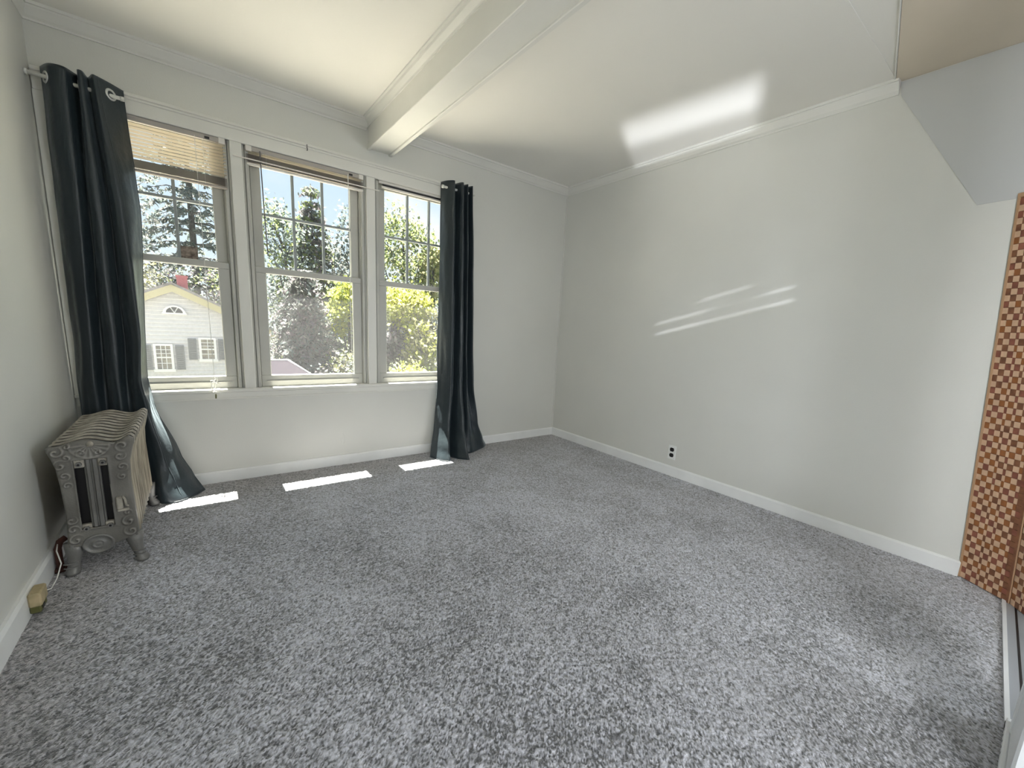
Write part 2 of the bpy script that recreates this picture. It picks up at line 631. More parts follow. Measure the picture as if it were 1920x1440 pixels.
# the ceiling turns tan past a thin skewed seam
c2 = MB().box((XL, YB, HC + .002), (0, -2.50, HC + .1)).build('ceiling_tan_section', M_CEIL)
struct(c2)
b = MB()
b.add([(0.0, -2.493, HC - .003), (-.66, -2.640, HC - .003), (-1.9, -2.93, HC - .003), (-1.9, -3.4, HC - .003), (0, -3.4, HC - .003),
       (0.0, -2.493, HC + .01), (-.66, -2.640, HC + .01), (-1.9, -2.93, HC + .01), (-1.9, -3.4, HC + .01), (0, -3.4, HC + .01)],
      [(0, 4, 3, 2, 1)[::-1], (0, 1, 6, 5), (1, 2, 7, 6), (2, 3, 8, 7), (3, 4, 9, 8), (4, 0, 5, 9)])
struct(fix_normals(b.build('ceiling_tan_area', M_CEIL_TAN)), 'tan ceiling area past the thin seam')
struct(MB().tube([(-.02, -2.492, HC - .002), (-.66, -2.635, HC - .002), (-1.9, -2.925, HC - .002)], .004, 5).build('trim_ceiling_seam', M_TRIM))
# a thin grey layer on the right wall where the crown ends, with a slanting edge
sk = [(-2.515, 2.462), (-2.527, 2.395), (-2.90, 1.80), (-3.05, 1.806), (-3.35, 1.806), (-3.35, 2.466)]
b = MB()
b.loft([[(0.0, y, z) for y, z in sk], [(-.0035, y, z) for y, z in sk]])
struct(fix_normals(b.build('wall_east_grey_section', M_WALL_GREY)), 'cooler grey slanting patch at the top of the right wall')

# floor: carpet with real tufts in the room, plain behind it
NX, NY = 780, 760
xs = np.linspace(XL, 0, NX)
ys = np.linspace(-3.405, 0, NY)
gx, gy = np.meshgrid(xs, ys)
jx = gx + RNG.uniform(-.0016, .0016, gx.shape)
jy = gy + RNG.uniform(-.0016, .0016, gx.shape)
h = RNG.uniform(-.0021, .0021, gx.shape)
hs = RNG.uniform(-1, 1, gx.shape)
for _ in range(1):
    hs = (hs + np.roll(hs, 1, 0) + np.roll(hs, -1, 0) + np.roll(hs, 1, 1) + np.roll(hs, -1, 1)) / 5
h = h + hs / hs.std() * .0010
h0 = h.copy()
h[(gy < -3.300 + .068 * (gx + .13) - .008) & (gx > -1.5)] = -.03
jx[:, 0], jx[:, -1], jy[0], jy[-1] = XL, 0, -3.405, 0
idx = np.arange(NX * NY).reshape(NY, NX)
F = np.stack([idx[:-1, :-1], idx[:-1, 1:], idx[1:, 1:], idx[1:, :-1]], -1).reshape(-1, 4)
fl = link('floor', np_mesh('floor', np.stack([jx, jy, h], -1).reshape(-1, 3), F, M_CARPET, smooth=True))
tv = .5 + h0 / h0.std() * .20 + RNG.normal(size=h.shape) * .26
ca = fl.data.attributes.new('tuft', 'FLOAT', 'POINT')
ca.data.foreach_set('value', np.clip(tv, 0, 1).astype(np.float32).ravel())
struct(fl, 'grey cut-pile carpet')
struct(MB().box((XL, YB, -.1), (-1.42, -3.405, 0)).build('floor_rear', M_CARPET))
struct(MB().box((-1.42, YB, -.1), (0, -3.405, -.006)).build('floor_closet', M_VINYL), 'smooth grey closet floor')

# baseboards
bp = [(0, .078), (-.007, .078), (-.012, .068), (-.013, .0), (0, .0)]
struct(fix_normals(MB().prism_x(bp, XL, 0).build('baseboard_north', M_BASE)))
bpe = [(0, .080), (-.007, .080), (-.013, .070), (-.014, .0), (0, .0)]
b = MB()
b.prism_y(bpe, -3.142, -.012)
struct(fix_normals(b.build('baseboard_east', M_BASE)))
b = MB()
b.prism_y([(XL, .092), (XL + .010, .092), (XL + .017, .078), (XL + .018, 0), (XL, 0)], YB, -.013)
struct(fix_normals(b.build('baseboard_west', M_BASE)))

# crown mouldings: (out from wall, height)
cp = [(0, 2.404), (.008, 2.404), (.010, 2.412), (.022, 2.420), (.034, 2.436), (.046, 2.450), (.048, 2.456), (.058, 2.457), (.060, 2.471), (0, 2.471)]
struct(fix_normals(MB().prism_x([(-o, z) for o, z in cp], XL, -1.925).build('trim_crown_north_left', M_TRIM)))
struct(fix_normals(MB().prism_x([(-o, z) for o, z in cp], -1.745, 0).build('trim_crown_north_right', M_TRIM)))
struct(fix_normals(MB().prism_y([(-o * .8, z) for o, z in cp], -2.515, 0).build('trim_crown_east', M_TRIM)), 'white crown moulding that stops short on the right wall')
struct(fix_normals(MB().prism_y([(XL + o * .5, z) for o, z in cp], YB, 0).build('trim_crown_west', M_TRIM)))
# ceiling beam
beam = struct_empty('ceiling_beam', (-1.83, -2, 2.37), 'white boxed beam running across the ceiling to the window wall')
b = MB().box((-1.913, -4.6, 2.292), (-1.755, 0, 2.471))
b.build('beam_box', M_TRIM, beam)
for x0, x1 in ((-1.920, -1.900), (-1.768, -1.744)):
    MB().box((x0, -4.6, 2.281), (x1, -.0, 2.300), .003).build('edge_bead', M_TRIM, beam)
cb = [(-.0, 2.428), (.006, 2.428), (.010, 2.436), (.030, 2.452), (.034, 2.462), (.046, 2.463), (.048, 2.471), (0, 2.471)]
fix_normals(MB().prism_y([(-1.913 - o, z) for o, z in cb], -4.6, 0).build('beam_crown', M_TRIM, beam))
fix_normals(MB().prism_y([(-1.755 + o * .6, z) for o, z in cb], -4.6, 0).build('beam_crown', M_TRIM, beam))
# thin bead in the far corner
struct(MB().tube([(-.004, -.004, .08), (-.004, -.004, 2.405)], .006, 6).build('trim_corner_bead', M_WALL))

# ------------------------------------------------------------------ windows
CXS = (-3.09, -2.298, -1.51)
HALF = 0.355
casing = struct_empty('trim_window_casing', (-2.3, -.02, 1.4), 'white casing around the three windows')
MB().box((WX0 - .045, -.022, 2.105), (WX1 + .045, 0, 2.185), .003).build('head_casing', M_TRIM, casing)
MB().box((WX0 - .045, -.036, 2.185), (WX1 + .055, 0, 2.203), .004).build('head_cap', M_TRIM, casing)
MB().box((WX0 - .045, -.030, 2.172), (WX1 + .05, -.0, 2.186), .003).build('head_bead', M_TRIM, casing)
for x0, x1 in ((XL + .002, WX0 + .006), (WX1 - .006, WX1 + .045)):
    MB().box((x0, -.022, .62), (x1, 0, 2.105), .003).build('side_casing', M_TRIM, casing)
for i in (0, 1):
    xm = (CXS[i] + CXS[i + 1]) / 2
    MB().box((xm - .030, -.020, .62), (xm + .030, 0, 2.105), .003).build('mullion_casing', M_TRIM, casing)
    MB().box((xm - .0400, .0005, .60), (xm + .0400, T, 2.115)).box((xm - .0652, .0185, .60), (xm + .0652, .15, 2.114)).build('mullion_post', M_SASH, casing)
for x0, x1 in ((WX0, CXS[0] - .352), (CXS[2] + .352, WX1)):
    MB().box((x0, 0.0, .60), (x1, T, 2.115)).build('jamb', M_SASH, casing)
for x0, x1 in ((WX0, CXS[0] - .331), (CXS[2] + .331, WX1)):
    MB().box((x0, 0.0185, .60), (x1, .15, 2.114)).build('jamb_stop', M_SASH, casing)
MB().box((WX0, .0, 2.112), (WX1, T, 2.13)).build('head_jamb', M_SASH, casing)
sill = struct(MB().box((XL + .002, -.030, .598), (-1.09, .06, .622), .005).build('trim_window_stool', M_TRIM), 'white window stool under the windows')
b = MB().box((XL + .006, -.016, .556), (-1.105, 0, .598), .003)
b.box((XL + .006, -.021, .553), (-1.10, 0, .562), .002)
struct(b.build('trim_window_apron', M_TRIM))
MB().box((WX0, .06, .58), (WX1, .26, .612)).build('outer_sill', M_SASH, sill)

for wi, cx in enumerate(CXS):
    win = struct_empty('window_%d' % (wi + 1), (cx, .06, 1.35), ('left', 'middle', 'right')[wi] + ' double-hung white sash window, six panes above one')
    # stops beside the sashes: two thin steps each side
    for s in (-1, 1):
        MB().box((cx + s * .352, .0, .622), (cx + s * .333, .016, 2.10), .003).build('inner_stop', M_SASH, win)
        MB().box((cx + s * .352, .0515, .622), (cx + s * .326, .0535, 2.11), .002).build('parting_stop', M_SASH, win)
        MB().box((cx + s * .352, .112, .622), (cx + s * .318, .135, 2.11), .002).build('blind_stop', M_SASH, win)
    G = .270
    # lower sash
    ls = MB()
    for s in (-1, 1):
        ls.box((cx + s * G, .0205, .698), (cx + s * .330, .0495, 1.368), .004)
    ls.box((cx - .33, .020, .622), (cx + .33, .050, .700), .004)
    ls.box((cx - .33, .019, 1.366), (cx + .33, .051, 1.405), .004)
    lo = ls.build('lower_sash', M_SASH, win)
    MB().box((cx - G - .004, .034, .697), (cx + G + .004, .037, 1.370)).build('pane', M_GLASS, lo)
    # a thin bead below the glass
    MB().box((cx - .30, .013, .655), (cx + .30, .021, .664), .002).build('rail_bead', M_SASH, lo)
    us = MB()
    for s in (-1, 1):
        us.box((cx + s * G, .0545, 1.406), (cx + s * .326, .0815, 2.064), .004)
    us.box((cx - .326, .054, 2.062), (cx + .326, .082, 2.11), .004)
    us.box((cx - .326, .054, 1.372), (cx + .326, .082, 1.408), .004)
    uo = us.build('upper_sash', M_SASH, win)
    for k in (-1, 1):
        MB().box((cx + k * G / 3 - .008, .056, 1.405), (cx + k * G / 3 + .008, .080, 2.065), .003).build('muntin', M_MUNT, uo)
    MB().box((cx - G, .055, 1.728), (cx + G, .081, 1.744), .003).build('muntin', M_MUNT, uo)
    for i in range(3):
        for z0, z1 in ((1.403, 1.732), (1.740, 2.066)):
            x0 = cx - G + i * 2 * G / 3
            MB().box((x0 - .003, .067, z0), (x0 + 2 * G / 3 + .003, .069, z1)).build('pane', M_GLASSU, uo)
    if wi == 0:
        MB().box((-3.005, .0640, 1.400), (-2.912, .0660, 1.478)).build('sticker', M_STICK, uo)['label'] = 'small brown printed sticker on the glass'

# ------------------------------------------------------------------ blinds


def slat_mesh(name, length, tilt, wid=.025, m=None):
    b = MB()
    n = 4
    ring = []
    for k in range(n + 1):
        t = -wid / 2 + wid * k / n
        ring.append((t * math.cos(tilt), t * math.sin(tilt) + .0018 * (1 - (2 * t / wid) ** 2)))
    prof = ring + [(y, z - .0007) for y, z in ring[::-1]]
    b.loft([[(x, y, z) for y, z in prof] for x in (-length / 2, length / 2)])
    me = bpy.data.meshes.new(name)
    me.from_pydata(b.v, [], b.f)
    me.materials.append(m or M_SLAT)
    me.update()
    return me


def blind(cx, length, label, open_n, z_open_top, pitch, stack_n, y=0.0):
    root = thing('venetian_blind', (cx, y, 2.09), label, 'blind', 'venetian blinds inside the windows')
    MB().box((cx - length / 2 - .004, y - .013, 2.078), (cx + length / 2 + .004, y + .014, 2.104), .002).build('headrail', M_RAILD, root)
    for s in (-1, 1):
        MB().box((cx + s * length / 2, y - .016, 2.074), (cx + s * (length / 2 - .03), y + .016, 2.108), .002).build('end_bracket', M_RAILW, root)
    MB().box((cx + length / 2 - .095, y - .017, 2.082), (cx + length / 2 - .072, y - .012, 2.094), .001).build('cord_lock', M_DARK, root)
    me = slat_mesh('slat', length, math.radians(-20))
    z = z_open_top
    for k in range(open_n):
        link('slat', me, root, (cx, y, z))
        z -= pitch
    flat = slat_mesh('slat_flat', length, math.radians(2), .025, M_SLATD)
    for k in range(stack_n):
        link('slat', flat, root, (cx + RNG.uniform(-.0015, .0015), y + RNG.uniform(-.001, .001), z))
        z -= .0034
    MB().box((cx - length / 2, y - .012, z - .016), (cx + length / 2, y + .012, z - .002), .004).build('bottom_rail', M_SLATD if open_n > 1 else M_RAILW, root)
    zb = z
    for q in (-.24, .24):
        b = MB()
        for yy in (-.0128, .0128):
            b.tube([(cx + q, y + yy, 2.08), (cx + q, y + yy, zb - .01)], .0007, 5)
        b.build('ladder_cord', M_CORD, root)
    return root, zb


bl1, z1 = blind(CXS[0], .690, 'cream venetian blind let down a little way, slats open, left window', 10, 2.064, .0176, 13)
# pull cord with a knotted tassel resting over the sill
b = MB()
b.tube([(-2.885, -.014, 2.085), (-2.885, -.020, 1.4), (-2.883, -.034, .80), (-2.882, -.052, .66), (-2.881, -.068, .628), (-2.882, -.068, .60)], .0013, 6)
b.build('pull_cord', M_CORD, bl1)
b = MB()
for ph in (0, 1.3, 2.5):
    pts = []
    for k in range(11):
        t = k / 10
        pts.append((-2.882 + .020 * math.sin(2 * PI * t + ph) + .012 * (t - .5), -.060 - .010 * math.sin(PI * t), .700 - .10 * t + .012 * math.cos(4 * PI * t + ph)))
    b.tube(pts, .0017, 5)
b.build('knotted_cord', M_CORD, bl1)
MB().tube([(-2.882, -.0695, .60), (-2.882, -.0695, .588), (-2.883, -.0695, .570)], [.002, .0045, .0035], 8).build('tassel', M_JACKG, bl1)
bl2, z2 = blind(CXS[1], .690, 'venetian blind pulled right up into a stack, middle window', 1, 2.070, .012, 13)
MB().tube([(-2.571, -.022, 2.085), (-2.566, -.024, 1.8), (-2.557, -.022, 1.473)], .0036, 6).build('wand', M_WAND, bl2)
MB().tube([(-2.056, -.018, 2.085), (-2.057, -.020, 1.4), (-2.058, -.030, .80), (-2.058, -.050, .645)], .0020, 6).build('pull_cord', M_CORD, bl2)
MB().box((-2.71, -.030, 2.022), (-1.845, -.0255, 2.028)).build('long_slat', M_RAILW, bl2)['label'] = 'longer cream slat jutting out over both mullions'
# window 3: slim shade rail under the head
rl = thing('shade_rail', (CXS[2], .01, 2.075), 'slim white shade rail right under the head of the right window', 'rail')
MB().box((CXS[2] - .33, -.004, 2.088), (CXS[2] + .33, .018, 2.104), .003).build('upper_rail', M_RAILW, rl)
MB().box((CXS[2] - .31, .000, 2.060), (CXS[2] + .33, .016, 2.074), .003).build('lower_rail', M_RAILW, rl)
MB().box((CXS[2] - .30, .003, 2.073), (CXS[2] + .32, .012, 2.089)).build('roller', M_DARK, rl)
# little hook on the head casing
hk = MB()
hk.tube([(-2.31, -.022, 2.178), (-2.31, -.040, 2.176), (-2.31, -.047, 2.168), (-2.31, -.042, 2.158), (-2.31, -.034, 2.160)], .0025, 6)
hk.tube([(-2.31, -.037, 2.195), (-2.31, -.040, 2.176)], .002, 6)
tag(hk.build('cup_hook', M_DARK), 'tiny dark hook screwed into the head casing above the middle window', 'hook')

# ------------------------------------------------------------------ curtains


def catmull(P, n):
    P = [Vector(p) for p in P]
    out = []
    m = len(P) - 1
    for i in range(n + 1):
        t = i / n * m
        k = min(int(t), m - 1)
        u = t - k
        p0, p1, p2, p3 = P[max(k - 1, 0)], P[k], P[k + 1], P[min(k + 2, m)]
        out.append(.5 * ((2 * p1) + (-p0 + p2) * u + (2 * p0 - 5 * p1 + 4 * p2 - p3) * u * u + (-p0 + 3 * p1 - 3 * p2 + p3) * u ** 3))
    return out


def curtain_mesh(rows, nu=132, nz=150, seed=1):
    """rows: list of (z, [(x, y)...]) top to bottom"""
    zs = [r[0] for r in rows]
    cols = [catmull([(x, y, 0) for x, y in r[1]], nu) for r in rows]
    V = []
    for j in range(nz + 1):
        z = zs[0] + (zs[-1] - zs[0]) * (j / nz)
        k = 0
        while k < len(zs) - 2 and z < zs[k + 1]:
            k += 1
        u = (zs[k] - z) / (zs[k] - zs[k + 1])
        u = u * u * (3 - 2 * u) * .5 + u * .5
        for i in range(nu + 1):
            p = cols[k][i].lerp(cols[k + 1][i], u)
            n1 = noise.noise(Vector((p.x * 9 + seed, p.y * 9, z * 2.6)))
            n2 = noise.noise(Vector((i * .16 + seed * 3, 0, z * 5.0)))
            d = min(1, (zs[0] - z) * 3)
            V.append((p.x + .003 * n2 * d, p.y + (.007 * n1 + .003 * n2) * d, max(z, .004)))
    idx = np.arange((nz + 1) * (nu + 1)).reshape(nz + 1, nu + 1)
    F = np.stack([idx[:-1, :-1], idx[1:, :-1], idx[1:, 1:], idx[:-1, 1:]], -1).reshape(-1, 4)
    return np.array(V), F


LR = [
    (2.200, [(-3.450, -.050), (-3.41, -.125), (-3.36, -.140), (-3.322, -.085), (-3.313, -.150), (-3.296, -.150), (-3.286, -.090), (-3.264, -.145), (-3.248, -.140), (-3.205, -.095), (-3.166, -.045)]),
    (1.60, [(-3.458, -.050), (-3.42, -.110), (-3.37, -.135), (-3.338, -.090), (-3.312, -.145), (-3.285, -.140), (-3.262, -.090), (-3.235, -.145), (-3.200, -.140), (-3.166, -.085), (-3.148, -.030)]),
    (.95, [(-3.464, -.050), (-3.43, -.100), (-3.39, -.125), (-3.352, -.085), (-3.32, -.140), (-3.29, -.140), (-3.262, -.095), (-3.228, -.150), (-3.192, -.165), (-3.196, -.100), (-3.182, -.030)]),
    (.70, [(-3.470, -.050), (-3.44, -.100), (-3.40, -.125), (-3.36, -.090), (-3.33, -.140), (-3.30, -.145), (-3.27, -.105), (-3.240, -.150), (-3.212, -.165), (-3.214, -.100), (-3.192, -.040)]),
    (.55, [(-3.470, -.060), (-3.44, -.100), (-3.40, -.120), (-3.36, -.100), (-3.33, -.140), (-3.30, -.150), (-3.27, -.120), (-3.235, -.150), (-3.195, -.165), (-3.180, -.110), (-3.172, -.066)]),
    (.25, [(-3.465, -.060), (-3.43, -.100), (-3.39, -.120), (-3.35, -.110), (-3.31, -.140), (-3.27, -.155), (-3.235, -.160), (-3.19, -.185), (-3.145, -.190), (-3.105, -.140), (-3.080, -.070)]),
    (.09, [(-3.462, -.070), (-3.43, -.110), (-3.39, -.120), (-3.35, -.120), (-3.31, -.150), (-3.27, -.165), (-3.225, -.185), (-3.165, -.250), (-3.105, -.215), (-3.055, -.170), (-3.020, -.095)]),
    (.003, [(-3.460, -.080), (-3.43, -.120), (-3.39, -.120), (-3.35, -.130), (-3.31, -.160), (-3.27, -.165), (-3.220, -.200), (-3.150, -.255), (-3.080, -.250), (-3.020, -.190), (-2.975, -.120)]),
]
RR = [
    (2.200, [(-1.366, -.035), (-1.348, -.100), (-1.305, -.145), (-1.272, -.075), (-1.250, -.150), (-1.228, -.150), (-1.216, -.075), (-1.190, -.150), (-1.168, -.075), (-1.142, -.140), (-1.115, -.050)]),
    (1.60, [(-1.362, -.030), (-1.345, -.100), (-1.300, -.150), (-1.262, -.080), (-1.235, -.150), (-1.210, -.150), (-1.200, -.080), (-1.170, -.150), (-1.145, -.080), (-1.115, -.140), (-1.090, -.045)]),
    (.95, [(-1.375, -.030), (-1.350, -.095), (-1.305, -.160), (-1.260, -.090), (-1.230, -.155), (-1.200, -.155), (-1.190, -.085), (-1.160, -.150), (-1.130, -.085), (-1.095, -.140), (-1.065, -.045)]),
    (.60, [(-1.385, -.066), (-1.358, -.110), (-1.310, -.170), (-1.262, -.100), (-1.232, -.165), (-1.200, -.165), (-1.185, -.090), (-1.150, -.155), (-1.120, -.090), (-1.080, -.140), (-1.048, -.060)]),
    (.25, [(-1.420, -.090), (-1.392, -.180), (-1.345, -.230), (-1.300, -.130), (-1.262, -.220), (-1.220, -.250), (-1.190, -.130), (-1.140, -.190), (-1.080, -.120), (-1.020, -.130), (-.985, -.050)]),
    (.08, [(-1.462, -.130), (-1.425, -.250), (-1.375, -.290), (-1.340, -.170), (-1.290, -.270), (-1.230, -.330), (-1.190, -.190), (-1.130, -.200), (-1.040, -.150), (-.950, -.110), (-.905, -.035)]),
    (.003, [(-1.482, -.155), (-1.440, -.290), (-1.385, -.325), (-1.350, -.200), (-1.300, -.300), (-1.230, -.365), (-1.190, -.215), (-1.120, -.210), (-1.020, -.160), (-.920, -.100), (-.862, -.030)]),
]


def add_curtain(rows, label, seed, hem_cols):
    V, F = curtain_mesh(rows, seed=seed)
    cx = float(V[:, 0].mean())
    root = thing('curtain', (cx, -.1, 0), label, 'curtain', 'dark grommet curtains beside the windows')
    me = np_mesh('fabric', V, F, M_CURT, smooth=True)
    o = link('fabric', me, root)
    md = o.modifiers.new('thickness', 'SOLIDIFY')
    md.thickness = .0022
    md.offset = 0
    # hems: slim rolled edges down the free side and along the bottom
    nu = 133
    for col in hem_cols:
        pts = [V[j * nu + col] for j in range(0, 151, 3)]
        MB().tube([tuple(p) for p in pts], .0028, 6).build('side_hem', M_CURT, root, smooth=True)
    pts = [V[150 * nu + i] for i in range(0, nu, 2)]
    MB().tube([(p[0], p[1], .006) for p in pts], .0035, 6).build('bottom_hem', M_CURT, root, smooth=True)
    return root, V


def grommet(loc, ang, parent):
    b = MB()
    R1, r1 = .0215, .0058
    rings = []
    n, m = 20, 8
    vs, fs = [], []
    for i in range(n):
        a = 2 * PI * i / n
        for j in range(m):
            c = 2 * PI * j / m
            rr = R1 + r1 * math.cos(c)
            p = Vector((r1 * .8 * math.sin(c), rr * math.cos(a), rr * math.sin(a)))
            p.rotate(Matrix.Rotation(ang, 3, 'Z'))
            vs.append(p + Vector(loc))
    for i in range(n):
        for j in range(m):
            i2, j2 = (i + 1) % n, (j + 1) % m
            fs.append((i * m + j, i2 * m + j, i2 * m + j2, i * m + j2))
    b.add(vs, fs)
    return b.build('grommet', M_GROM, parent, smooth=True)


def set_grommets(V, z, parent, keep, nu=133):
    """a ring wherever the fabric crosses the rod"""
    j = int(np.argmin(np.abs(V[::nu, 2] - z)))
    row = V[j * nu:(j + 1) * nu]
    last, n = -9, 0
    for i in range(2, nu - 2):
        if (row[i, 1] + .1) * (row[i + 1, 1] + .1) <= 0 and i - last > 6:
            d = row[i + 2] - row[i - 2]
            if n in keep:
                grommet((row[i, 0], row[i, 1], z), math.atan2(-d[0], d[1]), parent)
            last = i
            n += 1


cl, VL = add_curtain(LR, 'long dark slate curtain behind the radiator, flaring over the carpet at left', 1, (132, 106))
set_grommets(VL, 2.146, cl, (0, 2, 5, 6, 7))
rod = thing('curtain_rod', (-3.32, -.1, 2.145), 'short white rod through the grommets of the left curtain', 'rod', 'curtain rods')
MB().tube([(XL + .001, -.1, 2.147), (-3.166, -.1, 2.141)], .009, 12).build('pole', M_ROD, rod, smooth=True)
MB().tube([(XL + .0005, -.1, 2.147), (XL + .010, -.1, 2.147)], .013, 12).build('wall_socket', M_ROD, rod, smooth=True)
MB().tube([(-3.175, -.1, 2.141), (-3.160, -.1, 2.141)], .011, 12).build('end_cap', M_ROD, rod, smooth=True)
cr, VR = add_curtain(RR, 'narrow dark slate curtain gathered in tight folds at right of the windows', 5, (0,))
rod2 = thing('curtain_rod', (-1.24, -.1, 2.15), 'white rod end poking out of the right curtain', 'rod', 'curtain rods')
MB().tube([(-1.375, -.1, 2.150), (-1.100, -.1, 2.150)], .009, 12).build('pole', M_ROD, rod2, smooth=True)
MB().tube([(-1.390, -.1, 2.150), (-1.375, -.1, 2.150)], .013, 12).build('end_cap', M_ROD, rod2, smooth=True)
MB().tube([(-1.105, -.1, 2.150), (-1.105, -.0, 2.150)], .006, 8).build('bracket', M_ROD, rod2, smooth=True)

# ------------------------------------------------------------------ radiator
RX0, RX1, RYF = -3.444, -3.188, -.920
rad = thing('radiator', ((RX0 + RX1) / 2, -.57, 0), 'ornate cast-iron radiator in worn silver paint against the left wall', 'radiator')


def rad_span(z):
    """left and right edge of the end face at height z"""
    pts = [(0.0, -3.432, -3.200), (.05, -3.428, -3.205), (.11, -3.424, -3.203), (.17, -3.418, -3.203), (.26, -3.414, -3.206), (.38, -3.418, -3.210),
           (.46, -3.424, -3.207), (.50, -3.434, -3.198), (.535, -3.445, -3.190), (.56, -3.444, -3.189), (.60, -3.440, -3.192)]
    for (z0, a0, b0), (z1, a1, b1) in zip(pts, pts[1:]):
        if z <= z1:
            u = (z - z0) / (z1 - z0)
            return a0 + (a1 - a0) * u, b0 + (b1 - b0) * u
    return pts[-1][1:]


def rad_top(s):
    """height of the wavy top at s in -1..1"""
    return .558 + .010 * math.cos(PI * (s + .15) * 1.5) + .010 * math.exp(-((s - .86) / .16) ** 2) - .012 * max(0, abs(s) - .9) / .1


SPIRALS = []
for cx_, cz_, r_ in ((-3.415, .525, .026), (-3.385, .545, .018), (-3.39, .50, .016), (-3.408, .47, .024), (-3.400, .425, .02), (-3.395, .385, .017),
                     (-3.225, .530, .026), (-3.25, .548, .016), (-3.235, .488, .022), (-3.232, .440, .022), (-3.236, .40, .016),
                     (-3.398, .235, .02), (-3.396, .195, .024), (-3.392, .150, .026), (-3.388, .105, .024), (-3.395, .065, .022),
                     (-3.232, .235, .016), (-3.232, .195, .026), (-3.228, .150, .026), (-3.225, .105, .02), (-3.30, .515, .016), (-3.345, .515, .016)):
    SPIRALS.append((cx_, cz_, r_, random.choice((-1, 1)), random.uniform(0, 6.28)))


def relief(x, z):
    hgt = 0.0
    for cx_, cz_, r_, sg, ph in SPIRALS:
        dx_, dz_ = x - cx_, z - cz_
        r = math.hypot(dx_, dz_)
        if r < r_:
            hgt += .0062 * max(0, math.cos(sg * math.atan2(dz_, dx_) * 1.0 - r / r_ * 7.5 + ph)) ** 1.5 * min(1, (1 - r / r_) * 3)
    # shell fan over the aperture
    dx_, dz_ = x + 3.320, z - .545
    r = math.hypot(dx_, dz_ * 1.1)
    if .010 < r < .062 and dz_ < .004:
        a = math.atan2(dx_, -dz_)
        hgt += .0035 * (0.5 + .5 * math.cos(a * 17)) * min(1, (r - .010) * 120) * min(1, (.062 - r) * 90)
        hgt += .003 * math.exp(-((r - .058) / .004) ** 2)
    return hgt


AP = (-3.372, -3.274, .190, .487)   # aperture in the end face
nxr, nzr = 76, 150
V = np.zeros((nzr + 1, nxr + 1, 3))
for j in range(nzr + 1):
    for i in range(nxr + 1):
        s = -1 + 2 * i / nxr
        zt = rad_top(s)
        sn = (s + 1) / 2
        z0 = .112 - .012 * math.cos(PI * s) + .045 * max(0, 1 - (s / .62) ** 2) * 0
        z = z0 + (zt - z0) * j / nzr
        a, c = rad_span(z)
        x = a + (c - a) * sn
        edge = min(1 - abs(s), .09) / .09
        tz = min((zt - z) / .016, 1)
        y = RYF + .016 * (1 - math.sqrt(max(0, 1 - (1 - edge) ** 2))) + .012 * (1 - math.sqrt(max(0, 1 - (1 - max(tz, 0)) ** 2)))
        y -= relief(x, z) * edge
        # raised lip round the aperture
        dxa = max(AP[0] - x, x - AP[1])
        dza = max(AP[2] - z, z - AP[3])
        da = max(dxa, dza)
        y -= .004 * math.exp(-(da / .006) ** 2)
        V[j, i] = (x, y, z)
F = []
for j in range(nzr):
    for i in range(nxr):
        c = (V[j, i] + V[j + 1, i + 1]) / 2
        if AP[0] < c[0] < AP[1] and AP[2] < c[2] < AP[3]:
            continue
        k = j * (nxr + 1) + i
        F.append((k, k + 1, k + nxr + 2, k + nxr + 1))
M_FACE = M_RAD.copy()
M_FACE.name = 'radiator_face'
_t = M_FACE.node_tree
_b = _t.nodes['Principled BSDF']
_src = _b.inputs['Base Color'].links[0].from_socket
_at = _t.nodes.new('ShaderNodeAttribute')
_at.attribute_name = 'wear_shade'
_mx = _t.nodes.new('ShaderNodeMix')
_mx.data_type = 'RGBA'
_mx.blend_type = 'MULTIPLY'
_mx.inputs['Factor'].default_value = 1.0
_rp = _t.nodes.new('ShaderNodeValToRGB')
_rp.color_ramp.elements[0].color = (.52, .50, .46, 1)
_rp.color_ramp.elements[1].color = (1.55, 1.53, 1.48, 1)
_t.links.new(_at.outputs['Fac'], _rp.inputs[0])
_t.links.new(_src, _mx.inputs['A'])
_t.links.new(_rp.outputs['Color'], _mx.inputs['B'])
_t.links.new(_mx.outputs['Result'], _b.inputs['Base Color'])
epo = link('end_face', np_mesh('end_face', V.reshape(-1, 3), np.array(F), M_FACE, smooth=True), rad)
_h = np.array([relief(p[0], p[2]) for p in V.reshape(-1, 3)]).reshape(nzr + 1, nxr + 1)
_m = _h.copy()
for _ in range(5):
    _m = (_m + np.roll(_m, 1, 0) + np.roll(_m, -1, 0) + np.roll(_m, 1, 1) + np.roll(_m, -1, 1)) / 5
_w = np.clip(.42 + (_h - _m) * 170, 0, 1)  # crevice dirt plus relief shade put into the colour, ridges lighter
_a = epo.data.attributes.new('wear_shade', 'FLOAT', 'POINT')
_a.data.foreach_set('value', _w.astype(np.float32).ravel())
md = epo.modifiers.new('thickness', 'SOLIDIFY')
md.thickness = .007
md.offset = -1
